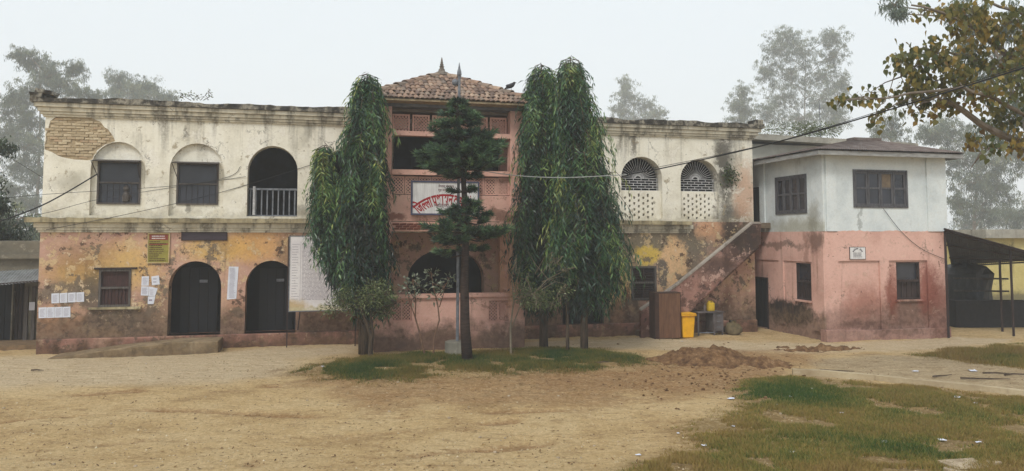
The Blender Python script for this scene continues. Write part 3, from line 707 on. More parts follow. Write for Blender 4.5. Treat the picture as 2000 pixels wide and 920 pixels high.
def arcf(x0):
    def fn(x, y):
        a = ((x + x0) - tot / 2) * k / R; rr = R + (y - .62) * k * 1.9
        return (scx + rr * math.sin(a), zc + rr * math.cos(a))
    return fn
letters('arched_lettering', [(V, F, arcf(x0)) for V, F, x0 in lay], M_red, sign, sv - .0235)

# ---------------- boards and notices on the left wall
def printed(name, u0, u1, z0, z1, v, rows, mat, parent, fill=.8, h=.35, seed=0):
    R_ = random.Random(seed); g = MB()
    for r in range(rows):
        zc = z1 - (z1 - z0) * (r + .5) / rows; hh = (z1 - z0) / rows * h / 2; u = u0; end = u0 + (u1 - u0) * R_.uniform(fill, 1)
        while u < end:
            l = R_.uniform(.04, .16) * min(1, (u1 - u0)); e = min(u + l, end); g.quad((u, v, zc - hh), (e, v, zc - hh), (e, v, zc + hh), (u, v, zc + hh)); u = e + R_.uniform(.008, .03) * min(1, (u1 - u0))
    return g.build(name, mat, parent)
bv = -.62
bu0, bu1, bz0, bz1 = RV(566, 462, 692, 606, bv)
board = thing('notice_board', 'large white citizen charter notice board with dense print on iron posts', 'notice board', ((bu0 + bu1) / 2, bv, 0))
M_board = plaster('board_sheet', [(.3, S(208, 203, 205)), (.5, S(222, 218, 218)), (.7, S(230, 227, 226))], [(-(bu1 - bu0) / 2, bz0 + .1, .5, .28, S(190, 160, 100), .8, .5), (0, bz0, 2, .12, S(196, 186, 150), .8, .5)], streak=S(170, 160, 150), cracks=False, bump=.1)
MB().box(bu0, bu1, bv, bv + .03, bz0, bz1).build('board', M_board, board)
frame_mb(MB(), bu0 - .03, bu1 + .03, bz0 - .03, bz1 + .03, bv - .01, bv + .05, .03).build('frame', M_iron, board)
MB().box(bu0 - .07, bu0 - .035, bv - .01, bv + .04, -.1, bz1).build('post', M_woodd, board); MB().box(bu1 + .035, bu1 + .07, bv - .01, bv + .04, -.1, bz1).build('post', M_woodd, board)
MB().tube([(bu0 + .35, bv + .05, bz0 + .3), (bu0 + .25, bv + .5, .5)], .02, 5).build('brace', M_woodd, board)
line('जिल्ला प्रशासन', (bu0 + bu1) / 2 - .2, bz1 - .12, .07, .01, M_ink, 'heading', board, bv - .003)
printed('printed_lines', bu0 + .36, bu1 - .06, bz0 + .32, bz1 - .2, bv - .003, 44, plain('faded_ink', S(120, 108, 124), S(150, 140, 150), 5, .8, .2, bump=0, grime=0), board, .75, .30, 1)
tag(printed('printed_margin', bu0 + .06, bu0 + .28, bz0 + .32, bz1 - .2, bv - .003, 22, bpy.data.materials['faded_ink'], board, .5, .16, 2), kind='stuff')
MB().box(bu0 + .31, bu0 + .317, bv - .004, bv - .002, bz0 + .3, bz1 - .16).build('column_rule', bpy.data.materials['faded_ink'], board)
u0, u1, z0, z1 = RV(289, 456, 330, 513, -.05)
ys = thing('list_board', 'framed olive list board with red heading high on pink wall', 'notice board', ((u0 + u1) / 2, -.05, z0))
MB().box(u0, u1, -.05, -.022, z0, z1).build('board', plain('olive_sheet', S(150, 142, 72), S(132, 124, 60), 4, .7, .2), ys)
frame_mb(MB(), u0 - .02, u1 + .02, z0 - .02, z1 + .02, -.065, -.021, .03).build('frame', plain('cream_frame', S(200, 176, 130)), ys)
hd = MB(); hd.box(u0 + .03, u1 - .03, -.054, -.051, z1 - .2, z1 - .03); hd.box(u0 + .03, u1 - .03, -.054, -.051, z1 - .345, z1 - .30); hd.build('red_heading', plain('rust_red', S(150, 72, 56), S(120, 60, 50)), ys)
printed('heading_print', u0 + .1, u1 - .1, z1 - .18, z1 - .05, -.057, 2, M_white, ys, .9, .4, 3)
printed('list_lines', u0 + .04, u1 - .06, z0 + .03, z1 - .22, -.057, 11, plain('brown_ink', S(70, 48, 36), S(86, 60, 40), 5, .8, .2, bump=0), ys, .5, .42, 4)
u0, u1, z0, z1 = RV(355, 454, 443, 469, -.05)
ds = thing('blank_signboard', 'blank dark slate signboard strip under the ledge above arched door', 'sign', ((u0 + u1) / 2, -.05, z0))
MB().box(u0, u1, -.055, -.021, z0, z1).build('board', plain('slate_board', S(70, 62, 70), S(58, 50, 56), 3, .8, .2, stretch=(1, 1, 6)), ds)
frame_mb(MB(), u0 - .015, u1 + .015, z0 - .015, z1 + .015, -.062, -.021, .03).build('frame', M_woodd, ds)
M_paper = plain('paper', S(214, 216, 224), S(198, 200, 210), 5, .85, .2, bump=.05, grime=.12)
def notice(poly, label, group, rows, seed, name='paper_notice', v=-.026):
    pts = [onV(x, y, v) for x, y in poly]; cu = sum(p[0] for p in pts) / len(pts); cz = min(p[1] for p in pts)
    t = thing(name, label, 'notice', (cu, v, cz), group=group)
    MB().slab(pts[::-1] if False else pts, [], v - .004 - .001 * (seed % 3), v + .003).build('sheet', M_paper, t)
    us = sorted(p[0] for p in pts); zs = sorted(p[1] for p in pts)
    printed('print', us[1] + .03, us[2] - .03, zs[1] + .03, zs[2] - .03, v - .0085, rows, bpy.data.materials['faded_ink'], t, .7, .28, seed)
    return t
for k in range(4):
    x = 100.5 + k * 16.2
    notice([(x, 592.5 - k * .9), (x + 15, 592 - k * .9), (x + 15, 572.5 - k * .7), (x, 573.5 - k * .7)], ['paper farthest from the shuttered window in upper row of four', 'third paper from the shuttered window in upper row of four', 'second paper from the shuttered window in upper row of four', 'paper next to the shuttered window in upper row of four'][k], 'upper row of wall papers', 7, 10 + k)
for k in range(4):
    x = 75.5 + k * 15.6
    notice([(x, 621.5 - k * .5), (x + 15.2, 621 - k * .5), (x + 15.2, 600 - k * .4), (x, 600.8 - k * .4)], ['paper at the building corner in lower row of four', 'second paper from the building corner in lower row of four', 'third paper from the building corner in lower row of four', 'fourth paper from the building corner in lower row'][k], 'lower row of wall papers', 7, 20 + k)
notice([(276, 558), (290.5, 558), (291, 539.5), (277, 540)], 'grey printed sheet, upper one beside brighter page, under list board', None, 8, 31)
notice([(297, 557), (312, 555.5), (310.5, 538), (295.5, 540)], 'bright white page pasted alone under the olive list board', None, 2, 32)
notice([(275, 577), (290, 577.5), (290.5, 559.5), (276, 559)], 'grey printed sheet below the other grey sheet under list board', None, 8, 33)
notice([(290.5, 578), (303, 578), (308, 563), (291, 559.5)], 'torn sheet with curled corner in the paper cluster', None, 5, 34)
notice([(288.5, 594), (300, 593.5), (303.5, 578.5), (289, 579)], 'lowest blank sheet hanging from the paper cluster', None, 1, 35)
notice([(443, 585), (461.5, 583.5), (466, 521), (447, 520.5)], 'long printed paper strip pasted between the two arched doors', None, 26, 36)
# ================================================================== ANNEX
VA = toB(ground(1614, 667)).y; ua0 = onV(1612, 560, VA)[0]; ua1 = onV(1848, 560, VA)[0]
ab = (ua0, VA, 0); az = lambda x, y: onV(x, y, VA)[1]
zs_ = az(1720, 452); ze = az(1700, 300)
vb_ = VA + 5.4
P2 = [(0.3, S(194, 150, 136)), (0.5, S(216, 174, 160)), (0.72, S(222, 182, 168))]
W2_ = [(0.3, S(190, 198, 200)), (0.5, S(212, 218, 218)), (0.72, S(222, 226, 224))]
def ab_(x, y, rx, ry, c, amt=.8, soft=.5): return bl(x, y, rx, ry, c, amt, soft, VA, ab)
M_apk = plaster('annex_pink', P2, [ab_(1690, 600, 45, 30, S(150, 96, 80), .7, .6), ab_(1775, 615, 55, 30, S(104, 80, 66), .9, .5), ab_(1745, 575, 14, 40, S(128, 66, 50), .8, .5), ab_(1812, 570, 18, 50, S(130, 68, 54), .85, .5), ab_(1835, 610, 24, 60, S(122, 70, 58), .8, .5),
    ab_(1680, 635, 40, 8, S(84, 58, 50), .7, .4), ab_(1720, 640, 20, 14, S(100, 68, 58), .7, .5)], streak=S(142, 96, 82), streak_amt=(.62, .8), base=(.85, .4, S(132, 102, 90), .7), bump=.4, speck=(.12, .05, .04, 1), peel=((S(120, 84, 72), .62, .7, 3.0), (S(200, 168, 150), .59, .5, 2.0)))
M_apk2 = plaster('annex_pink_side', P2, [(2.2, .75, 1.6, .42, S(34, 32, 28), .97, .3), (1.0, 2.6, .12, 1.2, S(150, 110, 96), .6, .6), (.4, 3.3, .5, .3, S(110, 84, 72), .8, .5), (2.6, 3.1, 1.6, .12, S(92, 74, 62), .6, .4)], streak=S(128, 92, 78), streak_amt=(.55, .75), axis=1, base=(.7, .3, S(116, 96, 76), .8), bump=.3)
M_awh = plaster('annex_white', W2_, [ab_(1683, 440, 3, 60, S(140, 144, 142), .6, .6)], streak=S(150, 154, 152), streak_amt=(.62, .82), bump=.15, cracks=False)
M_awh2 = plaster('annex_white_side', W2_, [(1.2, 3.75, 2.0, .28, S(150, 146, 118), .6, .6), (.5, 4.0, .3, .5, S(130, 126, 108), .6, .6), (4.2, 4.2, .4, 1.2, S(120, 116, 100), .6, .6)], streak=S(146, 148, 138), streak_amt=(.56, .78), axis=1, bump=.15, cracks=False)
annex = thing('annex_building', 'two storey annex with white upper floor and pink ground floor, tin roof', 'building', ab)
FW = RV(1666, 332, 1772, 406, VA); FL = RV(1753, 512, 1799, 585, VA)
t = .3
MB().slab(rect(ua0, ua1, zs_ + .001, ze + .15), [rect(*FW)], VA, VA + t).build('upper_front_wall', M_awh, annex)
MB().slab(rect(ua0, ua1, -.2, zs_), [rect(*FL)], VA + .05, VA + t).build('lower_front_wall', M_apk, annex)
MB().slab([(ua0, az(1720, 509)), (ua1, az(1720, 509))] + [(ua1 - (ua1 - ua0) * i / 60, zs_ + .008 + random.uniform(-.012, .016) + .02 * math.sin(i * .31)) for i in range(61)], [], VA - .012, VA - .002).build('front_beam', M_apk, annex)
for (x0, x1) in ((1612, 1638), (1719, 1737), (1812, 1848)):
    a, b, _, _ = RV(x0, 500, x1, 600, VA); MB().box(a, b, VA - .011, VA + .048, .22, az(1720, 509) - .001).build('pilaster', M_apk, annex)
for (x0, x1) in ((1612, 1632), (1809, 1846)):
    a, b, _, _ = RV(x0, 300, x1, 450, VA); MB().box(a, b, VA - .05, VA - .001, zs_ + .002, ze + .1).build('pilaster', M_awh, annex)
a = ua0 - .06
MB().box(a - .03, onV(1646, 650, VA)[0], VA - .14, VA + .2, -.2, .38).build('corner_plinth', M_apk, annex, bevel=.02)
MB().box(onV(1647, 650, VA)[0], ua1 + .06, VA - .10, VA + .2, -.2, .33).build('plinth', M_apk, annex, bevel=.02)
# side wall facing the staircase
SWU = RU(1515, 343, 1576, 418, ua0); SWL = RU(1553, 514, 1583, 586, ua0); SDU = RU(1464, 366, 1485, 436, ua0); SDL = RU(1469, 541, 1500, 648, ua0)
nr = lambda r: (min(r[0], r[1]), max(r[0], r[1]), r[2], r[3])
SWU, SWL, SDU, SDL = map(nr, (SWU, SWL, SDU, SDL))
SDL = (SDL[0], SDL[1], 0.02, SDL[3]); vEnd = max(SDU[1], SDL[1]) + .5; vb_ = max(vb_, vEnd)
MB().slab(rect(VA + .001, vb_, zs_ + .001, ze + .15), [rect(*SWU), rect(*SDU)] if SDU[2] > zs_ else [rect(*SWU), rect(SDU[0], SDU[1], zs_ + .01, SDU[3])], ua0 + .001, ua0 + t, 'U').build('upper_side_wall', M_awh2, annex)
MB().slab(rect(VA + .001, vb_, -.2, zs_), [rect(*SWL), rect(*SDL)], ua0 + .03, ua0 + t, 'U').build('lower_side_wall', M_apk2, annex)
zb1 = onU(1590, 512, ua0)[1]
MB().box(ua0 - .01, ua0 + .03, VA + .6, vb_, zb1, zs_ - .002).build('side_beam', M_apk2, annex)
v1_ = onU(1590, 560, ua0)[0]; MB().box(ua0 - .06, ua0 - .001, VA - .011, v1_, .3, zs_ - .002).build('pilaster', M_apk2, annex); MB().box(ua0 - .05, ua0, VA - .049, v1_ - .03, zs_ + .002, ze + .1).build('pilaster', M_awh2, annex)
for x0, x1 in ((1522, 1531),):
    q0, q1 = sorted((onU(x0, 560, ua0)[0], onU(x1, 560, ua0)[0])); MB().box(ua0 - .011, ua0 + .029, q0, q1, .3, zb1 - .001).build('pilaster', M_apk2, annex)
q0, q1 = sorted((onU(1485.5, 400, ua0)[0], onU(1495, 400, ua0)[0])); MB().box(ua0 - .05, ua0, q0, q1, zs_ + .01, ze + .1).build('pilaster', M_awh2, annex)
mb = MB(); mb.box(ua1 - t, ua1 - .001, VA + t + .001, vb_, -.2, ze + .15); mb.box(ua0 + t + .001, ua1 - .002, vb_ - t, vb_ - .002, -.2, ze + .1); mb.build('rear_walls', M_awh, annex)
MB().box(ua0 + t, ua1 - t, VA + t, vb_ - t, zs_ - .12, zs_ + .02).build('floor_slab', M_floor, annex)
# windows
M_fw = plain('weathered_blue_grey_wood', S(96, 96, 100), S(62, 60, 62), 3, .85, .2, stretch=(7, 7, 1.2), bump=.4)
M_pane2 = plain('brown_board_pane', S(120, 104, 84), S(96, 82, 66), 6)
def casements(parent, r, n, plane, pos, seed):
    R_ = random.Random(seed); a0, a1, z0, z1 = r
    bx = (lambda m, p0, p1, d0, d1, c0, c1: m.box(p0, p1, pos + d0, pos + d1, c0, c1)) if plane == 'V' else (lambda m, p0, p1, d0, d1, c0, c1: m.box(pos + d0, pos + d1, p0, p1, c0, c1))
    m = MB(); f = .07
    bx(m, a0, a0 + f, -.03, .1, z0, z1); bx(m, a1 - f, a1, -.03, .1, z0, z1); bx(m, a0 + f, a1 - f, -.03, .1, z0, z0 + f); bx(m, a0 + f, a1 - f, -.03, .1, z1 - f, z1)
    wn = m.build('window', M_fw, parent); W = (a1 - a0 - 2 * f) / n; zc = (z0 + z1) / 2 + .02
    for k in range(n):
        s0 = a0 + f + W * k + .008; s1 = s0 + W - .016; e = .06; m = MB()
        bx(m, s0, s0 + e, -.005, .05, z0 + f + .005, z1 - f - .005); bx(m, s1 - e, s1, -.005, .05, z0 + f + .005, z1 - f - .005)
        for (c0, c1) in ((z0 + f + .005, z0 + f + .07), (zc - .03, zc + .03), (z1 - f - .07, z1 - f - .005)): bx(m, s0 + e, s1 - e, -.005, .05, c0, c1)
        m.build('casement', M_fw, wn)
        for (c0, c1) in ((z0 + f + .071, zc - .031), (zc + .031, z1 - f - .071)):
            m = MB(); bx(m, s0 + e, s1 - e, .02 + R_.uniform(0, .01), .035, c0, c1); m.build('pane', M_pane2 if (plane == 'V' and k == 2 and c0 > zc) else M_glass, wn)
    return wn
casements(annex, FW, 4, 'V', VA, 3); casements(annex, SWU, 4, 'U', ua0, 4)
def barred(parent, r, plane, pos, name='barred_window'):
    a0, a1, z0, z1 = r; zc = (z0 + z1) / 2
    bx = (lambda m, p0, p1, d0, d1, c0, c1: m.box(p0, p1, pos + d0, pos + d1, c0, c1)) if plane == 'V' else (lambda m, p0, p1, d0, d1, c0, c1: m.box(pos + d0, pos + d1, p0, p1, c0, c1))
    m = MB(); f = .05
    bx(m, a0, a0 + f, .06, .2, z0, z1); bx(m, a1 - f, a1, .06, .2, z0, z1); bx(m, a0 + f, a1 - f, .06, .2, z0, z0 + f); bx(m, a0 + f, a1 - f, .06, .2, z1 - f, z1); bx(m, a0 + f, a1 - f, .05, .15, zc - .04, zc + .04)
    wn = m.build(name, M_woodd, parent); n = 8
    for k in range(n):
        s0 = a0 + f + (a1 - a0 - 2 * f) * k / n; m = MB(); bx(m, s0 + .006, s0 + (a1 - a0 - 2 * f) / n - .006, .14 + .012 * (k % 2), .19, z0 + f, zc - .041); m.build('slat', M_woodd, wn)
    m = MB(); bx(m, a0 + f, a1 - f, .16, .19, zc + .041, z1 - f); m.build('pane', M_glass, wn)
    m = MB(); bx(m, a0 - .06, a1 + .06, -.03, .05, z0 - .06, z0 - .002); m.build('sill', M_apk, wn)
barred(annex, FL, 'V', VA); barred(annex, SWL, 'U', ua0)
for r, nm in ((SDU, 'upper_door'), (SDL, 'door')):
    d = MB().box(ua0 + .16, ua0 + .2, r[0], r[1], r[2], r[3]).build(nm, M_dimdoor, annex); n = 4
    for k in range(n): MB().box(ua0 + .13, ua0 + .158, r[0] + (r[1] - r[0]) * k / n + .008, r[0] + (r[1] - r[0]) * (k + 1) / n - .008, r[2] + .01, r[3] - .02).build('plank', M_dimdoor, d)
    m = MB(); m.box(ua0 + .0, ua0 + .12, r[0], r[0] + .06, r[2], r[3]); m.box(ua0, ua0 + .12, r[1] - .06, r[1], r[2], r[3]); m.box(ua0, ua0 + .12, r[0] + .06, r[1] - .06, r[3] - .06, r[3]); m.build('door_frame', M_woodd, d)
# hip roof of corrugated iron
M_rust = NB('rusty_tin'); _n = M_rust.noise(3, 7, .7); _c = M_rust.ramp(_n, [(.3, S(78, 64, 58)), (.48, S(100, 86, 80)), (.6, S(120, 110, 104)), (.75, S(90, 74, 66))]); M_rust.bump(M_rust.noise(30, 4), .3, .01); M_rust = M_rust.done(_c, .75, .3, .1)
M_fascia = plain('grey_fascia', S(158, 158, 156), S(122, 120, 116), 3, .9, .1, stretch=(1, 1, 4))
e0, e1, g0, g1 = ua0 - .5, ua1 + .45, VA - .5, vb_ + .3; zev = ze + .06
apx, apy, apz = onV(1690, 274, VA + 2.6)[0], VA + 2.6, onV(1690, 274, VA + 2.6)[1]
C4 = [Vector((e0, g0, zev)), Vector((e1, g0, zev)), Vector((e1, g1, zev)), Vector((e0, g1, zev))]; AP = [Vector((apx - .5, apy, apz)), Vector((apx + .6, apy, apz)), Vector((apx + .6, apy + .3, apz)), Vector((apx - .5, apy + .3, apz))]
rf = MB()
for i in range(4): rf.quad(C4[i] - Vector((0, 0, .03)), C4[(i + 1) % 4] - Vector((0, 0, .03)), AP[(i + 1) % 4] - Vector((0, 0, .03)), AP[i] - Vector((0, 0, .03)))
rf.quad(*[c - Vector((0, 0, .05)) for c in C4][::-1])
rf = rf.build('roof', M_woodd, annex)
def sheets(parent, c0, c1, a0, a1, name='roof_sheet', width=.95, mat=None, amp=.014, pitch=.085):
    """corrugated sheets between an eave line c0-c1 and a ridge line a0-a1"""
    W = (c1 - c0).length; n = max(1, round(W / width)); nrm = (c1 - c0).cross(a0 - c0).normalized()
    if nrm.z < 0: nrm = -nrm
    for k in range(n):
        g = MB(); s0, s1 = k / n, (k + 1) / n; m = max(4, int((s1 - s0) * W / pitch) * 4); lift = .004 * (k % 2)
        for i in range(m + 1):
            s = s0 + (s1 - s0) * i / m; o = nrm * (amp * math.sin(i / 4 * 2 * math.pi) + lift)
            p = c0.lerp(c1, s); q = a0.lerp(a1, s); g.v += [tuple(p + o + (p - q).normalized() * .05 * (1 + .4 * math.sin(k * 7.3))), tuple(q + o)]
        for i in range(m): g.f.append((2 * i, 2 * i + 2, 2 * i + 3, 2 * i + 1))
        g.build(name, mat or M_rust, parent)
for i in range(4): sheets(rf, C4[i], C4[(i + 1) % 4], AP[i], AP[(i + 1) % 4])
MB().box(AP[0].x - .05, AP[1].x + .05, AP[0].y - .08, AP[2].y + .05, apz - .06, apz + .09).build('ridge_cap', M_rust, rf)
mb = MB(); h = .2; mb.box(e0 + .02, e1 - .02, g0 + .02, g0 + .05, zev - h, zev - .052); mb.box(e0 + .02, e0 + .05, g0 + .051, g1, zev - h, zev - .052); mb.box(e1 - .05, e1 - .02, g0 + .051, g1, zev - h, zev - .052)
mb.build('fascia', M_fascia, annex)
pu0, pu1, pz0, pz1 = RV(1660, 483, 1690, 506, VA - .03)
pq = thing('wall_plaque', 'small white printed plaque with arched heading on the pink annex wall', 'plaque', ((pu0 + pu1) / 2, VA - .03, pz0))
MB().box(pu0, pu1, VA - .035, VA - .013, pz0, pz1).build('board', M_white, pq); frame_mb(MB(), pu0 - .01, pu1 + .01, pz0 - .01, pz1 + .01, VA - .04, VA - .013, .012).build('frame', M_woodd, pq)
printed('print', pu0 + .12, pu1 - .1, pz0 + .05, pz1 - .17, VA - .038, 4, M_ink, pq, .8, .4, 8)
g = MB(); 
for i in range(9):
    a = math.radians(150 - i * 15); c_ = ((pu0 + pu1) / 2, pz0 + .16); q = lambda r, da: (c_[0] + r * math.cos(a + da), VA - .038, c_[1] + r * .95 * math.sin(a + da))
    if i != 5: g.quad(q(.17, .09), q(.17, -.09), q(.22, -.09), q(.22, .09))
g.build('arched_heading', M_ink, pq)

# ================================================================== OUTSIDE STAIRCASE
VS = -0.85
st = thing('staircase', 'outside masonry staircase with stained sloping side wall climbing to the annex door', 'staircase', (onV(1252, 658, VS)[0], VS, 0))
sb = BASE[st.name]
M_st = plaster('stair_plaster', [(.3, S(112, 78, 68)), (.48, S(160, 122, 110)), (.62, S(178, 142, 130)), (.75, S(140, 104, 92))],
    [((lambda q: (q[0] - sb[0], q[1], .9, .75, S(44, 40, 36), .92, .5))(onV(1455, 465, VS))), ((lambda q: (q[0] - sb[0], q[1], .9, .4, S(60, 52, 46), .7, .6))(onV(1400, 520, VS))), ((lambda q: (q[0] - sb[0], q[1], .3, .4, S(98, 62, 54), .8, .4))(onV(1262, 630, VS)))],
    streak=S(74, 56, 48), streak_amt=(.46, .66), bump=.9, base=(.3, .3, S(96, 70, 58), .7), peel=((S(92, 70, 62), .54, .8, 1.8), (S(196, 164, 150), .57, .75, 2.4), (S(60, 50, 44), .59, .8, 4.0)))
top_e = [(1252, 607), (1325, 556), (1470, 437), (1486, 437)]; low_e = [(1486, 477), (1440, 520), (1390, 566), (1340, 612), (1336, 660)]
pp = [onV(x, y, VS) for x, y in [(1252, 662)] + top_e + low_e]; pp[0] = (pp[0][0], -.1); pp[-1] = (pp[-1][0], -.1)
MB().slab(pp, [], VS, VS + .14).build('side_wall', M_st, st)
te = [onV(x, y, VS) for x, y in top_e]
MB().slab([(te[0][0], te[0][1]), *te[1:], (te[3][0], te[3][1] + .07), (te[2][0], te[2][1] + .07), (te[1][0], te[1][1] + .07), (te[0][0], te[0][1] + .07)], [], VS - .03, VS + .17).build('coping', plaster('coping_cement', [(.3, S(120, 112, 104)), (.6, S(168, 160, 150))], streak=S(70, 64, 58), bump=.5), st)
zland = SDU[2]; us, ue = te[0][0] + .1, te[3][0]; n = 21
for k in range(n):
    a = us + (ue - us) * k / n; zz_ = zland * (k + 1) / n; MB().box(a, us + (ue - us) * (k + 1) / n - .001, VS + .142, -.03, zz_ - .32, zz_).build('step', M_floor, st)
MB().box(ue, ua0 - .005, .0, min(SDU[1], 2.5), zland - .2, zland - .003).build('landing', M_floor, st)
sv_ = [onV(x, y, VS) for x, y in ((1336, 625), (1486, 485))]
MB().slab([(sv_[0][0], sv_[0][1]), (sv_[1][0], sv_[1][1]), (sv_[1][0], sv_[1][1] + .1), (sv_[0][0], sv_[0][1] + .1)], [], VS + .142, -.03).build('soffit', M_st, st)

# ---------------- clutter by the staircase
def gB(x, y): return toB(ground(x, y))
M_ply = plain('brown_plywood', S(118, 84, 62), S(88, 62, 46), 2.2, .75, .25, stretch=(7, 7, .8), bump=.3, grime=.4)
vc = VS - .52; u0 = onV(1279, 615, vc)[0]; u1 = onV(1330, 615, vc)[0]; hc = onV(1305, 573, vc)[1]
cb = thing('wooden_cabinet', 'tall brown wooden cabinet standing against the foot of the staircase', 'cabinet', ((u0 + u1) / 2, vc, 0))
mb = MB(); mb.box(u0, u0 + .03, vc, vc + .45, .02, hc); mb.box(u1 - .03, u1, vc, vc + .45, .02, hc); mb.box(u0, u1, vc - .01, vc + .46, hc + .001, hc + .03); mb.box(u0 + .03, u1 - .03, vc + .41, vc + .45, .02, hc); mb.box(u0 + .03, u1 - .03, vc + .02, vc + .44, .03, .08)
mb.build('carcass', plain('dark_plywood', S(72, 50, 40), S(54, 38, 32), 3), cb)
ws = [0, .14, .52, .80, 1.0]
for k in range(4): MB().box(u0 + .031 + (u1 - u0 - .062) * ws[k] + .002, u0 + .031 + (u1 - u0 - .062) * ws[k + 1] - .002, vc - .012 + .004 * (k % 2), vc + .012, .03, hc - .005).build('board', M_ply if k else bpy.data.materials['dark_plywood'], cb)
vb2 = VS - .55; u0 = onV(1332, 640, vb2)[0]; u1 = onV(1361, 640, vb2)[0]; hb = onV(1347, 612, vb2)[1]
M_yel = plain('yellow_plastic', S(236, 176, 18), S(210, 150, 20), 3, .5, .4, bump=.1, grime=.4)
bn = thing('waste_bin', 'bright yellow plastic waste bin with lid beside the wooden cabinet', 'bin', ((u0 + u1) / 2, vb2, 0))
mb = MB(); cu = (u0 + u1) / 2; w_ = (u1 - u0) / 2 - .03
for (zz_, s) in ((.02, .80), (hb - .10, .98)): mb.v += [(cu - w_ * s, vb2 + .25 - .22 * s, zz_), (cu + w_ * s, vb2 + .25 - .22 * s, zz_), (cu + w_ * s, vb2 + .25 + .22 * s, zz_), (cu - w_ * s, vb2 + .25 + .22 * s, zz_)]
mb.f += [(0, 3, 2, 1), (0, 1, 5, 4), (1, 2, 6, 5), (2, 3, 7, 6), (3, 0, 4, 7), (4, 5, 6, 7)]
mb.build('body', M_yel, bn, bevel=.03); MB().box(cu - w_ - .035, cu + w_ + .035, vb2 - .01, vb2 + .52, hb - .098, hb - .045).build('rim', M_yel, bn, bevel=.015); MB().box(cu - w_ - .02, cu + w_ + .02, vb2 + .0, vb2 + .52, hb - .044, hb).build('lid', M_yel, bn, bevel=.02)
MB().box(cu - .06, cu + .06, vb2 - .03, vb2 - .011, hb - .09, hb - .06).build('handle', M_yel, bn)
vd = VS - .1; u0 = onV(1363, 640, vd)[0]; u1 = onV(1415, 640, vd)[0]; hd_ = onV(1390, 609, vd)[1]
dk = thing('metal_desk', 'old grey office desk with drawers under the staircase', 'desk', ((u0 + u1) / 2, vd, 0)); M_dk = plain('grey_desk', S(104, 98, 98), S(70, 62, 60), 3, .7, .3)
MB().box(u0, u1, vd - .02, vd + .6, hd_ - .04, hd_).build('desk_top', M_dk, dk, bevel=.01)
ud = u0 + (u1 - u0) * .60
mb = MB(); mb.box(ud, u1 - .03, vd + .02, vd + .58, .16, hd_ - .041); mb.build('drawer_case', M_dk, dk)
for k in range(3):
    z0 = .19 + (hd_ - .26) * k / 3; dr = MB().box(ud + .03, u1 - .06, vd + .004, vd + .019, z0, z0 + (hd_ - .26) / 3 - .025).build('drawer', M_dk, dk); MB().box((ud + u1) / 2 - .08, (ud + u1) / 2 + .05, vd - .012, vd + .003, z0 + .1, z0 + .125).build('handle', M_iron, dr)
for (a, c) in ((u0 + .02, vd + .02), (u0 + .02, vd + .54), (ud + .01, vd + .02), (u1 - .08, vd + .02), (u1 - .08, vd + .54), (ud + .01, vd + .54)): MB().box(a, a + .045, c, c + .045, 0, .159 if a > ud - .1 else hd_ - .041).build('leg', M_dk, dk)
MB().box(u0 + .07, ud, vd + .03, vd + .06, .10, .13).build('foot_rail', M_iron, dk)
uj, _ = onV(1391, 600, vd + .1)
jc = thing('jerrycan', 'yellow plastic jerrycan on the grey desk', 'jerrycan', (uj, vd + .2, hd_))
m_j = plain('dirty_yellow', S(206, 172, 40), S(176, 144, 40), 5, .5, .4)
MB().box(uj - .12, uj + .12, vd + .12, vd + .30, hd_ + .002, hd_ + .30).build('body', m_j, jc, bevel=.035); MB().tube([(uj - .06, vd + .21, hd_ + .29), (uj - .06, vd + .21, hd_ + .36)], .035, 8).build('neck', m_j, jc); MB().tube([(uj - .03, vd + .21, hd_ + .31), (uj + .02, vd + .21, hd_ + .36), (uj + .09, vd + .21, hd_ + .31)], .014, 6).build('handle', m_j, jc)
ub, _ = onV(1379, 600, vd + .1)
tag(MB().lathe((ub, vd + .2, hd_ + .002), [(.04, 0), (.042, .15), (.018, .2), (.016, .25)], 8).build('bottle', plain('grey_bottle', S(110, 100, 96)), None, (ub, vd + .2, hd_)), 'small grey bottle standing beside the jerrycan on the desk', 'bottle')
us_, _ = onV(1434, 640, VS)
m_sk = plain('dusty_sack', S(112, 98, 70), S(80, 70, 50), 6)
sk = MB().lathe((us_, VS + .1, 0), [(.24, 0), (.3, .1), (.27, .25), (.2, .36), (.1, .42), (.12, .48)], 10); random.seed(5); sk.v = [(a + random.uniform(-.05, .05), b + random.uniform(-.05, .05), c if c < .02 else c + random.uniform(-.05, .04)) for a, b, c in sk.v]
tag(sk.build('sack', m_sk, None, (us_, VS + .1, 0), smooth=True), 'slumped dusty sack of rubbish on the ground beside the desk', 'sack')

# ================================================================== REAR BLOCK, SHEDS
vr = 3.6
ur0 = UR + .03; a = onV(1475, 262, vr); b = onV(1690, 277, vr)
M_rear = plaster('rear_grey_plaster', [(.3, S(166, 164, 152)), (.6, S(190, 188, 176))], streak=S(130, 126, 114), bump=.2)
rb = thing('rear_block', 'plain grey rear block with flat concrete roof slab behind the annex', 'building', ((ur0 + b[0]) / 2, vr, 0))
MB().box(ur0, b[0] + 2.0, vr, vr + 4, 0, min(a[1], b[1]) - .25).build('wall', M_rear, rb)
mb = MB(); mb.slab([(ur0 - .1, a[1] - .24), (b[0] + 2.3, b[1] - .3), (b[0] + 2.3, b[1] - .06), (ur0 - .1, a[1])], [], vr - .5, vr + 4.3); mb.build('roof_slab', M_parapet if False else plaster('slab_cement', [(.3, S(120, 116, 106)), (.6, S(170, 166, 154))], streak=S(90, 86, 78), bump=.4), rb)
MB().tube([(onV(1602, 250, vr + 1)[0], vr + 1, b[1] - .1), (onV(1602, 250, vr + 1)[0], vr + 1, onV(1602, 202, vr + 1)[1])], .02, 5).build('roof_rod', M_iron, rb)
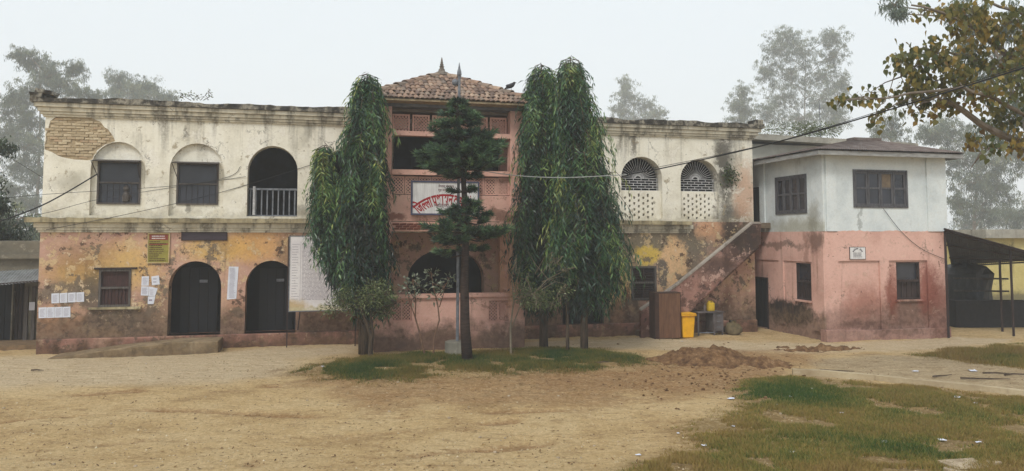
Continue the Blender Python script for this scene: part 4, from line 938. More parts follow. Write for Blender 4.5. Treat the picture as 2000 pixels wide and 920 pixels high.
# open lean-to shed at the right of the annex
M_tin = plain('dark_tin', S(62, 58, 60), S(40, 38, 42), 4, .7, .3)
sh = thing('open_shed', 'open shed of dark corrugated sheets on thin posts beside the annex', 'shed', tuple(ground(1900, 658)), 'W')
nl, nr_, fr_, fl = atY(1844, 447, 26.0), atY(2110, 520, 27.0), atY(2080, 505, 33.5), atY(1858, 519, 32.5)
rfs = MB().tube([nl, nr_], .035, 5).build('roof', M_woodd, sh)
sheets(rfs, nl, nr_, fl, fr_, mat=M_tin)
for t_ in (.02, .35, .7, .98): MB().tube([nl.lerp(fl, t_) - Vector((0, 0, .06)), nr_.lerp(fr_, t_) - Vector((0, 0, .06))], .035, 5).build('purlin', M_woodd, rfs)
for (x, y, top) in ((1853, 660, 26.1), (1980, 655, 26.6), (1958, 648, 28.5)):
    g = ground(x, y); t_ = (g.x - nl.x) / (nr_.x - nl.x); MB().tube([g - Vector((0, 0, .1)), Vector((g.x, g.y, (nl.lerp(nr_, t_).z) - (.03 if g.y < 27.5 else .35)))], .045, 6).build('post', M_woodd, sh)
p = ground(1868, 640); q = ground(2060, 640)
tag(MB().box(p.x, q.x + 2, p.y, p.y + .5, 0, 1.0).build('low_counter', plain('black_counter', S(42, 38, 40), S(28, 26, 28)), None, (p.x + 2, p.y, 0), 'W'), 'long dark low counter wall under the open shed', 'counter')
a = atY(1926, 515, 35.5); b = atY(2080, 455, 36.5)
M_yw = plaster('yellow_limewash', [(.3, S(186, 172, 112)), (.6, S(208, 194, 134))], [(3.2, 1.3, .9, .9, S(96, 104, 120), .8, .5), (1.5, .4, 3, .5, S(92, 90, 78), .8, .5)], streak=S(120, 112, 80), bump=.2)
yb = thing('yellow_outbuilding', 'pale yellow outbuilding with flat roof behind the open shed', 'building', (a.x, 35.5, 0), 'W')
MB().box(a.x, a.x + 14, 35.5, 41, -.1, 3.35).build('wall', M_yw, yb); MB().box(a.x - .2, a.x + 14.3, 35.1, 41.3, 3.352, 3.75).build('roof_slab', bpy.data.materials['slab_cement'], yb)
g = atY(1893, 610, 32); hp = MB().lathe((g.x, 32.2, 0), [(.95, 0), (1.0, .5), (.95, 1.2), (.98, 1.9), (.8, 2.15), (.3, 2.3)], 18); random.seed(9)
hp.v = [(a + random.uniform(-.07, .07), b + random.uniform(-.07, .07), c if c < .01 else c + random.uniform(-.05, .05)) for a, b, c in hp.v]
hp_t = thing('covered_stack', 'dark tarpaulin covered stack tied with poles under the open shed', 'stack', (g.x, 32.2, 0), 'W')
hp.build('tarpaulin', plain('black_tarpaulin', S(60, 60, 62), S(34, 34, 38), 5, .6, .4, bump=.6, stretch=(1, 1, .4)), hp_t)
for zz_ in (1.25, 1.75): MB().tube([(g.x - 1.1, 31.12, zz_), (g.x + 1.1, 31.12, zz_ - .03)], .04, 6).build('pole', M_wood, hp_t)
# old shed at the left
ls = thing('old_shop_shed', 'old grey shed with tin awning and dark doors left of the office', 'shed', tuple(toB(ground(30, 672))))
vl = BASE[ls.name].y; L = lambda x, y, dv=0: onV(x, y, vl + dv)
M_ls = plaster('grey_green_plaster', [(.3, S(92, 88, 78)), (.6, S(124, 118, 104))], streak=S(64, 60, 52), bump=.5, base=(.5, .3, S(90, 78, 60), .7))
xr = -0.25; xl = L(-140, 600)[0]
MB().slab(rect(xl, xr, -.1, L(30, 505)[1]), [rect(L(-60, 600)[0], L(22, 600)[0], .12, L(20, 548)[1]), rect(L(25, 600)[0], L(47, 600)[0], .12, L(20, 548)[1])], vl, vl + .25).build('wall', M_ls, ls)
MB().box(xl, xr + .1, vl - .2, vl + 4, L(30, 505)[1] + .002, L(30, 496)[1]).build('cornice', M_ls, ls); MB().box(xl, xr, vl - .05, vl + 4, L(30, 496)[1] + .002, L(30, 471)[1]).build('parapet', M_ls, ls)
for (x0, x1) in ((-60, 22), (25, 47)):
    u0, u1 = L(x0, 600)[0], L(x1, 600)[0]; d = MB().box(u0, u1, vl + .2, vl + .24, .12, L(20, 548)[1]).build('door', M_darkin, ls); n = 5 if x0 < 0 else 3
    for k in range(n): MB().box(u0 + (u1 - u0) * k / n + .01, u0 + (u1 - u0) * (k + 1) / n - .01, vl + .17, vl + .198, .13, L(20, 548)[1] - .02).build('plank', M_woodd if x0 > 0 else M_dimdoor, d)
e_l, e_r = Vector((xl, vl - 1.0, L(20, 566, -1)[1])), Vector((xr - .05, vl - .9, L(70, 548, -1)[1])); 
aw = MB().tube([e_l, e_r], .03, 5).build('awning', M_woodd, ls); sheets(aw, e_l, e_r, Vector((xl, vl - .01, L(20, 534)[1])), Vector((xr, vl - .01, L(70, 524)[1])), mat=plain('grey_tin', S(140, 144, 146), S(104, 106, 106), 3, .6, .4), width=.8, name='awning_sheet')
for x in (52, 66): MB().box(L(x, 600)[0] - .05, L(x, 600)[0] + .05, vl - .06, vl - .002, 0, L(20, 560)[1]).build('wall_post', M_wood, ls)
MB().box(xl, xr, vl - 1.3, vl - .002, -.1, .12).build('step', plain('earth_step', S(130, 106, 78), S(100, 82, 60)), ls)
u0, u1, z0, z1 = RV(57, 590, 68, 606, vl - .065); tag(MB().box(u0, u1, vl - .07, vl - .062, z0, z1).build('paper_notice', M_paper, None, (u0, vl - .065, z0)), 'small pale paper stuck on a post of the old shed', 'notice')
# ================================================================== GROUND
HAZE_D = 0.0019
def gp(pts): return [tuple(ground(x, y))[:2] for x, y in pts]
LAWN = gp([(1440, 772), (1475, 748), (1540, 737), (1640, 742), (1800, 758), (1900, 768), (2060, 788), (2080, 980), (1180, 980), (1240, 915), (1320, 872), (1390, 832), (1425, 800)])
ISLE = gp([(555, 741), (590, 716), (640, 701), (720, 692), (880, 690), (1060, 682), (1180, 684), (1250, 692), (1300, 703), (1270, 716), (1150, 722), (1000, 730), (860, 738), (700, 747)])
VERGE = gp([(1810, 697), (1860, 684), (1930, 678), (2080, 670), (2080, 722), (1980, 717), (1890, 706)])
EARTH = gp([(1000, 735), (1200, 715), (1300, 690), (1450, 682), (1600, 690), (1560, 735), (1440, 770), (1300, 775), (1180, 760), (1050, 760)])
FRINGE = gp([(520, 752), (580, 722), (800, 735), (1000, 728), (1250, 718), (1300, 745), (1150, 790), (950, 800), (760, 785), (640, 765)])
PALE = gp([(-200, 700), (60, 697), (420, 690), (700, 672), (700, 690), (600, 705), (540, 742), (300, 750), (-200, 770)])
PALE2 = gp([(1030, 668), (1250, 660), (1580, 670), (1870, 660), (1980, 662), (1880, 680), (1560, 690), (1300, 686), (1180, 678), (1040, 680)])
SLAB = gp([(1560, 735), (1600, 700), (1700, 694), (1830, 700), (2080, 728), (2080, 776), (1900, 757), (1750, 745)])
xs = np.concatenate([np.array([-320, -200, -120, -80, -50, -34, -26, -20]), np.arange(-17, 23.01, .11), np.array([26, 32, 42, 60, 90, 140, 220, 320])])
ysx = np.concatenate([np.array([-25, -10, 0, 5, 8]), np.arange(9.5, 31, .11), np.arange(31.5, 45, 1.0), np.array([50, 60, 75, 95, 120, 160, 220, 300, 410])])
X, Y = np.meshgrid(xs, ysx); x, y = X.ravel(), Y.ravel()
nz = fbm(x * .7 + 40, y * .7 + 40, 5) - .5; nf = fbm(x * 4, y * 4, 3) - .5
def mask(poly, soft=.35, rough=1.1): return sstep(-soft, soft, polydist(x, y, poly) + nz * rough * 1.6 + nf * .5)
mL, mI, mV = mask(LAWN, .5, 1.0), mask(ISLE, .7, .9), mask(VERGE, .4, .8)
mE, mF = mask(EARTH, .9, 1.6), mask(FRINGE, .8, 1.6)
mP = np.maximum(mask(PALE, .8, 1.0), mask(PALE2, .4, .8)); mS = mask(SLAB, .4, .7)
near = ((x > -18) & (x < 24) & (y > 9) & (y < 30)).astype(float)
# two wheel ruts sweeping across the yard
rut = np.zeros_like(x)
for (pts, wd) in (([(-100, 790), (200, 765), (480, 752), (800, 755), (1200, 770)], .13), ([(-100, 830), (300, 800), (700, 815), (1100, 800), (1300, 780)], .11), ([(0, 880), (300, 860), (700, 850), (1000, 822)], .10), ([(500, 905), (800, 890), (1100, 862), (1250, 830)], .12)):
    P = gp(pts); d = np.full(x.shape, 9.)
    for a, b in zip(P[:-1], P[1:]):
        ex, ey = b[0] - a[0], b[1] - a[1]; t = np.clip(((x - a[0]) * ex + (y - a[1]) * ey) / (ex * ex + ey * ey), 0, 1); d = np.minimum(d, np.hypot(x - a[0] - t * ex, y - a[1] - t * ey))
    rut = np.maximum(rut, np.exp(-((d + nz * .35) / wd) ** 2) * sstep(.35, .55, fbm(x * .9, y * .5 + 9, 2)))
z = near * ((fbm(x * .45, y * .45, 4) - .5) * .10 + (fbm(x * 3.0, y * 5.5, 3) - .5) * .035 * (1 - mP * .8) + (fbm(x * 9, y * 9, 2) - .5) * .035 - rut * .055 + (mI + mL * .5) * .04 + mE * nf * .08)
z = z * sstep(31, 27, y) 
Vg = np.stack([x, y, z], 1); nx, ny = len(xs), len(ysx)
I = (np.arange(ny - 1)[:, None] * nx + np.arange(nx - 1)[None, :]).ravel(); Fg = np.stack([I, I + 1, I + nx + 1, I + nx], 1)
gme = npmesh('ground', Vg, Fg, smooth=True)
ca = gme.color_attributes.new('zone', 'FLOAT_COLOR', 'POINT'); ca.data.foreach_set('color', np.stack([np.maximum(np.maximum(mL, mI), mV), np.maximum(np.maximum(mE * .85, mF * .7), rut * .8), mP, mS], 1).astype(np.float32).ravel())
b = NB('yard_earth'); za = b.attr('zone'); zc = b.N.new('ShaderNodeSeparateColor'); b.L(za.outputs['Color'], zc.inputs[0])
n1 = b.noise(.55, 7, .62); n2 = b.noise(2.4, 6, .65, stretch=(.7, 2.2, 1)); n3 = b.noise(22, 5, .7)
col = b.ramp(n1, [(.3, S(180, 150, 106)), (.46, S(206, 176, 128)), (.6, S(215, 188, 142)), (.75, S(190, 158, 110))])
col = b.mix(b.smooth(n2, .5, .7, 0, .55), col, S(150, 120, 84)); col = b.mix(b.smooth(b.noise(1.3, 7, .7, loc=(3, 5, 0), stretch=(.5, 1.6, 1)), .54, .70, 0, .45), col, S(150, 114, 74))
col = b.mix(b.math('MULTIPLY', zc.outputs[2], .8), col, b.mix(b.smooth(n2, .4, .65), S(214, 196, 166), S(200, 178, 146)))
col = b.mix(b.math('MULTIPLY', zc.outputs[1], .8), col, b.ramp(b.noise(3.2, 7, .7), [(.32, S(102, 68, 44)), (.5, S(142, 100, 64)), (.68, S(168, 126, 84))]))
col = b.mix(b.math('MULTIPLY', za.outputs['Alpha'], .75), col, b.mix(b.smooth(n2, .4, .65), S(186, 168, 140), S(158, 138, 110)))
col = b.mix(b.math('MULTIPLY', zc.outputs[0], .7), col, b.ramp(b.noise(1.6, 7, .7), [(.3, S(86, 74, 42)), (.5, S(122, 100, 58)), (.7, S(152, 122, 74))]))
col = b.mix(b.smooth(n3, .42, .68, 0, .5), col, b.mix(1.0, col, (.6, .55, .5, 1), 'MULTIPLY'))
sp = b.noise(34, 2, .5); col = b.mix(b.smooth(sp, .68, .74, 0, .55), col, S(112, 88, 62))
gr = b.noise(11, 10, .8, loc=(2, 2, 2)); col = b.mix(b.smooth(gr, .44, .6, .0, .38), col, b.mix(1.0, col, (.66, .62, .56, 1), 'MULTIPLY')); col = b.mix(b.smooth(gr, .5, .36, .0, .4), col, S(226, 204, 162))
b.bump(b.math('ADD', b.math('MULTIPLY', gr, 1.5), b.math('ADD', b.math('MULTIPLY', n2, 1.4), b.math('MULTIPLY', b.noise(90, 3, .6), .35))), 1.0, .05)
gro = put(gme, 'ground', b.done(col, .96, .1), None, (0, 0, 0), 'W'); gro['kind'] = 'structure'
from mathutils.bvhtree import BVHTree
_bv = None
def gz(px, py):
    i = min(max(np.searchsorted(xs, px) - 1, 0), nx - 2); j = min(max(np.searchsorted(ysx, py) - 1, 0), ny - 2)
    fx = (px - xs[i]) / (xs[i + 1] - xs[i]); fy = (py - ysx[j]) / (ysx[j + 1] - ysx[j]); Z = z.reshape(ny, nx)
    return float((Z[j, i] * (1 - fx) + Z[j, i + 1] * fx) * (1 - fy) + (Z[j + 1, i] * (1 - fx) + Z[j + 1, i + 1] * fx) * fy)
def gzv(px, py):
    i = np.clip(np.searchsorted(xs, px) - 1, 0, nx - 2); j = np.clip(np.searchsorted(ysx, py) - 1, 0, ny - 2)
    fx = (px - xs[i]) / (xs[i + 1] - xs[i]); fy = (py - ysx[j]) / (ysx[j + 1] - ysx[j]); Z = z.reshape(ny, nx)
    return (Z[j, i] * (1 - fx) + Z[j, i + 1] * fx) * (1 - fy) + (Z[j + 1, i] * (1 - fx) + Z[j + 1, i + 1] * fx) * fy

# ---------------- grass blades
GP = ground(1535, 770)
def grass(name, label, poly, n, h, mat, soft, cut, seed):
    r = np.random.default_rng(seed); P = np.array(poly); lo, hi = P.min(0) - .5, P.max(0) + .5; hi[1] = min(hi[1], 30); lo[1] = max(lo[1], 10.2)
    X = r.uniform(lo[0], hi[0], n * 3); Yy = r.uniform(lo[1], hi[1], n * 3); 
    keep0 = np.abs(X / Yy) < .78; X, Yy = X[keep0], Yy[keep0]
    d = polydist(X, Yy, poly) + (fbm(X * .7 + 40, Yy * .7 + 40, 5) - .5) * 1.7 + (fbm(X * 4, Yy * 4, 3) - .5) * .5
    cl = fbm(X * 1.6, Yy * 1.6, 4); pr = sstep(-.45, soft, d) ** 1.4 * sstep(cut, cut + .16, cl + .04); k = r.random(len(X)) < pr; X, Yy, cl, d = X[k][:n], Yy[k][:n], cl[k][:n], d[k][:n]; m = len(X)
    Z = gzv(X, Yy); a = r.uniform(0, 2 * np.pi, m); hh = h * r.uniform(.35, 1.25, m) * (.6 + .8 * cl) * np.clip(.5 + d, .35, 1.1); wd = r.uniform(.006, .013, m); ln = hh * r.uniform(.2, 1.0, m); la = r.uniform(0, 2 * np.pi, m)
    V = np.empty((m, 3, 3)); V[:, 0] = np.stack([X - np.cos(a) * wd, Yy - np.sin(a) * wd, Z - .01], 1); V[:, 1] = np.stack([X + np.cos(a) * wd, Yy + np.sin(a) * wd, Z - .01], 1)
    V[:, 2] = np.stack([X + np.cos(la) * ln, Yy + np.sin(la) * ln, Z + hh], 1)
    pt = fbm(X * .8 + 9, Yy * .8 + 5, 4); tint = np.clip((pt - .5) * 1.5 + .48 + r.normal(0, .27, m) - np.clip(1 - d / 1.7, 0, 1) * .40 + (.55 * np.exp(-((X - GP.x) / 1.3) ** 2 - ((Yy - GP.y) / 1.0) ** 2)), 0, 1)
    o = put(npmesh(name, V.reshape(-1, 3), np.arange(3 * m).reshape(-1, 3), np.repeat(tint, 3)), name, mat, None, (0, 0, 0), 'W'); return tag(o, label, 'grass', kind='stuff')
M_gr = foliage('dry_grass', [(0, S(146, 122, 72)), (.3, S(150, 132, 72)), (.52, S(126, 122, 60)), (.75, S(94, 106, 50)), (1, S(62, 88, 40))], .7, .2, .15)
M_gd = foliage('shaded_grass', [(0, S(128, 108, 58)), (.3, S(100, 102, 50)), (.6, S(70, 88, 42)), (1, S(48, 72, 34))], .7, .2, .15)
grass('lawn_grass', 'patchy green and straw coloured grass beside the yard', LAWN, 230000, .065, M_gr, 1.0, .36, 1)
grass('island_grass', 'dark green grass under the trees before the porch', ISLE, 110000, .085, M_gd, 1.2, .34, 2)
grass('verge_grass', 'rough dry grass verge beyond the concrete strip', VERGE, 30000, .13, M_gr, .3, .3, 3)
# ---------------- grit and fallen leaves
r = np.random.default_rng(14); m = 5200; px_ = r.uniform(-60, 2060, m); py_ = 690 + 235 * r.random(m) ** .8
G = np.array([tuple(ground(a, c)) for a, c in zip(px_, py_)]); G = G[(G[:, 1] > 10.5)]; m = len(G); G[:, 2] = gzv(G[:, 0], G[:, 1])
oc = np.array([(1, 0, 0), (0, 1, 0), (-1, 0, 0), (0, -1, 0), (0, 0, .8), (0, 0, -.6)]); of = np.array([(0, 1, 4), (1, 2, 4), (2, 3, 4), (3, 0, 4), (1, 0, 5), (2, 1, 5), (3, 2, 5), (0, 3, 5)])
s_ = (.006 + np.abs(r.normal(0, .008, m)))[:, None, None]; Vp = G[:, None, :] + oc[None] * s_ * r.uniform(.6, 1.4, (m, 6, 3)); Fp = (np.arange(m)[:, None, None] * 6 + of[None]).reshape(-1, 3)
tag(put(npmesh('grit', Vp.reshape(-1, 3), Fp, np.repeat(r.random(m), 6)), 'grit', foliage('grit_stone', [(0, S(104, 82, 60)), (.5, S(158, 132, 98)), (1, S(206, 190, 160))], .95, 0, .1), None, (0, 0, 0), 'W'), 'loose grit and pebbles strewn over the yard', 'grit', kind='stuff')
m = 2600; px_ = np.concatenate([r.normal(900, 260, m // 2), r.uniform(0, 2000, m - m // 2)]); py_ = np.concatenate([r.normal(738, 22, m // 2), r.uniform(690, 918, m - m // 2)])
G = np.array([tuple(ground(a, max(c, 675))) for a, c in zip(px_, py_)]); G[:, 2] = gzv(G[:, 0], G[:, 1]) + .012; a_ = r.uniform(0, 6.28, m); L_ = r.uniform(.02, .055, m)
dv = np.stack([np.cos(a_), np.sin(a_), r.uniform(-.1, .3, m)], 1) * L_[:, None]; sv2 = np.stack([-np.sin(a_), np.cos(a_), r.uniform(-.3, .3, m)], 1) * (L_ * .3)[:, None]
tag(put(npmesh('fallen_leaves', np.stack([G - dv, G + sv2, G + dv, G - sv2], 1).reshape(-1, 3), np.arange(4 * m).reshape(m, 4), np.repeat(r.random(m), 4)), 'fallen_leaves', foliage('dead_leaf', [(0, S(84, 62, 42)), (.6, S(132, 102, 62)), (1, S(168, 140, 90))], .8, .1, .2), None, (0, 0, 0), 'W'), 'dry fallen leaves strewn over the ground', 'leaves', kind='stuff')
# ---------------- earth mound, kerb, litter
def mound(cx, cy, rx, ry, h, name, label, mat, seed):
    n = 110; g = np.linspace(-1.25, 1.25, n); GX, GY = np.meshgrid(g, g); gx, gy = GX.ravel(), GY.ravel(); wx, wy = cx + gx * rx, cy + gy * ry
    r = np.hypot(gx, gy) + (fbm(wx * 1.1 + seed, wy * 1.1, 4) - .5) * .7; zz = h * (1 - sstep(0, 1, r)) ** .8 * (.6 + .8 * fbm(wx * 1.4 + seed, wy * 1.4 + 3, 4)) + (fbm(wx * 5, wy * 5, 4) - .5) * .26 * (r < 1.05) + gzv(wx, wy) - .03 - .06 * (r >= 1)
    I = (np.arange(n - 1)[:, None] * n + np.arange(n - 1)[None, :]).ravel(); o = put(npmesh(name, np.stack([wx - cx, wy - cy, zz], 1), np.stack([I, I + 1, I + n + 1, I + n], 1), smooth=True), name, mat, None, (cx, cy, 0), 'W'); return tag(o, label, 'mound')
b = NB('dug_earth'); nn = b.noise(5, 8, .75); c_ = b.ramp(nn, [(.3, S(66, 48, 36)), (.46, S(108, 80, 56)), (.58, S(142, 110, 78)), (.72, S(182, 154, 120))]); b.bump(b.noise(14, 6, .75), 1.0, .08); M_dug = b.done(c_, .97, .1)
c = ground(1392, 712); mound(c.x, c.y + .5, 1.7, 1.1, .34, 'earth_mound', 'larger heap of loose reddish brown earth beside the grass', M_dug, 3)
c = ground(1492, 716); mound(c.x, c.y + .3, .75, .6, .22, 'earth_mound', 'smaller earth heap at the flank of the large heap', M_dug, 11)
c = ground(1595, 683); mound(c.x, c.y, 1.5, .5, .16, 'earth_mound', 'low ridge of dug earth before the annex corner', M_dug, 21)
# clods and rubble
r = np.random.default_rng(4); cl = MB()
for k in range(420):
    q = ground(r.normal(1390, 130), r.normal(730, 26)); s = abs(r.normal(0, .010)) + .006; cl.box(q.x - s, q.x + s, q.y - s, q.y + s, gz(q.x, q.y) - .3 * s, gz(q.x, q.y) + 1.1 * s, s * .5)
tag(cl.build('earth_clods', M_dug, None, (0, 0, 0), 'W'), 'scattered clods and rubble around the dug earth', 'rubble', kind='stuff')
kp = [ground(xx, yy) for xx, yy in ((1548, 731), (1600, 733), (1700, 742), (1800, 753), (1900, 764), (2000, 776), (2120, 790))]
g = MB()
for i, p in enumerate(kp):
    t = (kp[min(i + 1, len(kp) - 1)] - kp[max(i - 1, 0)]).normalized(); n_ = Vector((-t.y, t.x, 0)) * .10; zt_ = .14 + random.uniform(-.015, .015)
    g.v += [tuple(p - n_ + Vector((0, 0, -.1))), tuple(p - n_ * .9 + Vector((0, 0, zt_))), tuple(p + n_ * .9 + Vector((0, 0, zt_))), tuple(p + n_ + Vector((0, 0, -.1)))]
for i in range(len(kp) - 1):
    for q in range(3): g.f.append((4 * i + q, 4 * i + q + 1, 4 * i + 5 + q, 4 * i + 4 + q))
g.f += [(0, 1, 2, 3), tuple(4 * (len(kp) - 1) + q for q in (3, 2, 1, 0))]
ko = g.build('kerb', plaster('kerb_cement', [(.3, S(150, 132, 104)), (.6, S(184, 168, 138))], streak=S(120, 100, 72), bump=.7, cracks=False), None, (0, 0, 0), 'W'); ko['kind'] = 'structure'
# litter
R_ = random.Random(21)
lm = []
for k in range(4):
    g = MB(); s = .5; n = 3
    for j in range(n + 1):
        for i in range(n + 1): g.v.append(((i / n - .5) * (1 + R_.uniform(-.15, .15)), (j / n - .5) * .7 + R_.uniform(-.06, .06), .04 + R_.uniform(0, .16)))
    for j in range(n):
        for i in range(n): a = j * (n + 1) + i; g.f.append((a, a + 1, a + n + 2, a + n + 1))
    m_ = g.mesh('scrap'); m_.materials.append(M_paper); lm.append(m_)
lit = [(1428, 780, .2), (1590, 762, .2), (1720, 773, .2), (1555, 757, .13), (1870, 782, .2), (1905, 792, .12), (1644, 810, .12), (1692, 824, .13), (1432, 835, .10), (1644, 858, .12), (1728, 867, .18), (1840, 864, .2), (1375, 872, .14), (1397, 895, .2), (1548, 887, .18), (1605, 880, .12), (1246, 889, .12), (1912, 869, .14), (1324, 847, .08), (1480, 877, .1), (1515, 793, .14), (1332, 668, .1), (1545, 779, .13), (630, 718, .14), (1900, 725, .3), (1788, 726, .2), (285, 712, .06)]
for (px, py, s) in lit:
    q = ground(px, py); o = bpy.data.objects.new('paper_scrap', R_.choice(lm)); COL.objects.link(o); o.location = (q.x, q.y, gz(q.x, q.y) + .012); o.scale = (s * .75, s * .75, s * .6); o.rotation_euler = (0, 0, R_.uniform(0, 6.3))
    tag(o, 'crumpled scrap of white paper littering the ground', 'litter', 'paper scraps on the ground')
M_rock = plain('pale_stone', S(178, 162, 138), S(130, 114, 92), 8, .95, .1)
rm = []
for k in range(4):
    g = MB().lathe((0, 0, 0), [(.35, -.12), (.5, .05), (.42, .25), (.15, .36)], 7); g.v = [(a * R_.uniform(.7, 1.25), c * R_.uniform(.7, 1.2), e * R_.uniform(.8, 1.2)) for a, c, e in g.v]; m_ = g.mesh('stone'); m_.materials.append(M_rock); rm.append(m_)
for k in range(46):
    px, py = (R_.uniform(0, 1250), R_.uniform(715, 915)) if k < 26 else (R_.uniform(1420, 2000), R_.uniform(690, 915)); q = ground(px, py); s = R_.uniform(.03, .075)
    o = bpy.data.objects.new('stone', R_.choice(rm)); COL.objects.link(o); o.location = (q.x, q.y, gz(q.x, q.y)); o.scale = (s, s, s); o.rotation_euler = (0, 0, R_.uniform(0, 6)); tag(o, 'small pale stone lying loose on the yard', 'stone', 'stones on the yard')
for (px, py, s) in ((153, 692, .12), (161, 691.5, .13)):
    q = ground(px, py); o = bpy.data.objects.new('stone', rm[0]); COL.objects.link(o); o.location = (q.x, q.y, 0.02); o.scale = (s, s, s); tag(o, 'whitish lump lying against the foot of the ramp', 'stone', 'white lumps by the ramp')
for (px, py, s, a) in ((1885, 915, .30, .3), (1865, 921, .22, 1.0), (1930, 908, .18, 2.0)):
    q = ground(px, py); o = MB().box(-s, s, -s * .6, s * .6, -.03, .035, .04).build('flat_stone', M_rock, None, (0, 0, 0), 'W'); o.location = (q.x, q.y, gz(q.x, q.y) + .01); o.rotation_euler = (0, .05, a); tag(o, 'flat pale slab of stone in the grass at the lawn edge', 'stone', 'flat slabs in the grass')
M_bark = plain('bark', S(96, 82, 68), S(58, 48, 40), 4, .95, .1, stretch=(3, 3, .5), bump=.8)
for k, (px, py, L_) in enumerate(((1925, 745, 1.1), (1960, 733, .9), (1840, 738, .6), (1990, 735, .8), (1635, 727, .8), (75, 724, .35), (1175, 712, .4))):
    q = ground(px, py); a = R_.uniform(-.4, .4); d = Vector((math.cos(a), math.sin(a), 0)); pts = [q + d * (L_ * (t - .5)) + Vector((0, R_.uniform(-.05, .05), gz(q.x, q.y) + .025 + R_.uniform(0, .02))) for t in (0, .33, .66, 1)]
    tag(MB().tube([p - q for p in pts], [.022, .02, .016, .008], 5).build('stick', M_bark, None, (0, 0, 0), 'W'), 'broken dry stick lying on the bare ground', 'stick', 'fallen sticks').location = q
# ================================================================== VEGETATION
def leafset(P, D, Sd, L, W, droop=0.25):
    """one folded lance leaf (two triangles) per root P, direction D, side Sd"""
    D = D / np.linalg.norm(D, axis=1, keepdims=True); Sd = Sd - D * (Sd * D).sum(1, keepdims=True); Sd = Sd / (np.linalg.norm(Sd, axis=1, keepdims=True) + 1e-9)
    m = len(P); L = np.broadcast_to(L, m)[:, None]; W = np.broadcast_to(W, m)[:, None]; dn = np.array([0, 0, -1.0])
    mid = P + D * L * .45; tip = P + D * L + dn * L * droop
    V = np.stack([P, mid + Sd * W / 2, tip, mid - Sd * W / 2], 1)
    F = np.arange(4 * m).reshape(m, 4); return V.reshape(-1, 3), F
def rnd_dirs(r, m): v = r.normal(size=(m, 3)); return v / np.linalg.norm(v, axis=1, keepdims=True)

def mast_tree(name, label, base, prof, trunk_r, twigs, seed, mat, green=0.0, group=None, lean=0.0):
    """drooping mast tree; prof = [(z, centre x offset, radius)] from the bottom of the crown to the tip"""
    r = np.random.default_rng(seed); t = thing(name, label, 'tree', tuple(base), 'W', group); B = np.array(base)
    zs = np.array([p[0] for p in prof]); cxs = np.array([p[1] for p in prof]); rs = np.array([p[2] for p in prof])
    zt = np.linspace(0, zs[-1] - .1, 9); pts = [Vector((B[0] + np.interp(q, zs, cxs, left=lean), B[1] + .05 * math.sin(q * 1.3 + seed), q - (.15 if q == 0 else 0))) for q in zt]
    MB().tube(pts, list(np.linspace(trunk_r, .015, 9)), 8).build('trunk', M_bark, t, smooth=True)
    twigs = int(twigs * 1.55); zz = zs[0] + (zs[-1] - .25 - zs[0]) * r.random(twigs * 4); keep = r.random(twigs * 4) < (np.interp(zz, zs, rs) / rs.max() + .12); zz = zz[keep][:twigs]; n = len(zz)
    az = r.uniform(0, 2 * np.pi, n); out = np.stack([np.cos(az), np.sin(az), np.zeros(n)], 1); cn = fbm(az * 1.9 + seed * 7, zz * 1.9 + seed * 3, 3); R = np.interp(zz, zs, rs) * (.26 + 1.12 * cn) * r.choice([1.0, .85, .6, 1.25, 1.5], n, p=[.38, .24, .18, .13, .07])
    ax = np.stack([B[0] + np.interp(zz, zs, cxs), np.full(n, B[1]), np.full(n, 0.0)], 1)
    LV, TW = [], []; K = 9; tl = r.uniform(.5, 1.05, n); P = []; D = []; Sd = []; tint = []
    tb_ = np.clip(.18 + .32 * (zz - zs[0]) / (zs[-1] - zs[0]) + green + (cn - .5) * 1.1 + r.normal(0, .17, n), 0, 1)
    for k in range(K):
        s = (k + .5) / K; rad = R * (.45 + .55 * math.sin(s * math.pi / 2)); z_ = zz + tl * .2 - tl * s ** 1.6
        p = ax + out * rad[:, None]; p[:, 2] = z_; tg = out * (.6 * (1 - s) + .05)[..., None] if False else out * (.6 * (1 - s) + .08); tg = tg + np.array([0, 0, -1.0]) * (.25 + s)
        for sg in (-1, 1):
            sd = np.stack([-np.sin(az), np.cos(az), np.zeros(n)], 1) * sg
            P.append(p + r.normal(0, .025, (n, 3))); D.append(tg * .7 + sd * r.uniform(.35, 1.1, (n, 1)) + np.array([0, 0, -.2]) + r.normal(0, .2, (n, 3))); Sd.append(rnd_dirs(r, n) * .6 + out.copy() * .2 + sd[:, [1, 0, 2]] * .5); tint.append(np.clip(tb_ + r.normal(0, .07, n), 0, 1))
    P, D, Sd, tint = map(np.concatenate, (P, D, Sd, tint)); V, F = leafset(P, D, Sd, r.uniform(.13, .27, len(P)), r.uniform(.025, .042, len(P)), r.uniform(.0, .3, (len(P), 1)))
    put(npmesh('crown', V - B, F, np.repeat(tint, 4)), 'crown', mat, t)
    g = MB()
    for k in range(0, n, 3):
        a0 = ax[k] + out[k] * R[k] * .05; a0[2] = zz[k] + tl[k] * .3; a1 = ax[k] + out[k] * R[k] * .7; a1[2] = zz[k] + tl[k] * .2; a2 = ax[k] + out[k] * R[k]; a2[2] = zz[k] - tl[k] * .5; g.tube([a0, a1, a2], [.012, .009, .004], 4, False)
    g.build('twigs', M_bark, t)
    return t
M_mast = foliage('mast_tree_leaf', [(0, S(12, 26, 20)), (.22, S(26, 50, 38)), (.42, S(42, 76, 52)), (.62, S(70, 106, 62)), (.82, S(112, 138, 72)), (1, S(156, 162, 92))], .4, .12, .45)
def prof_px(rows, base):                     # silhouette rows (y, xl, xr) -> (z, cx, r)
    o = []
    for (y, a, b) in rows:
        p, q = atY(a, y, base.y), atY(b, y, base.y); o.append((p.z, (p.x + q.x) / 2 - base.x, (q.x - p.x) / 2))
    return o[::-1]
b1 = ground(712, 696)
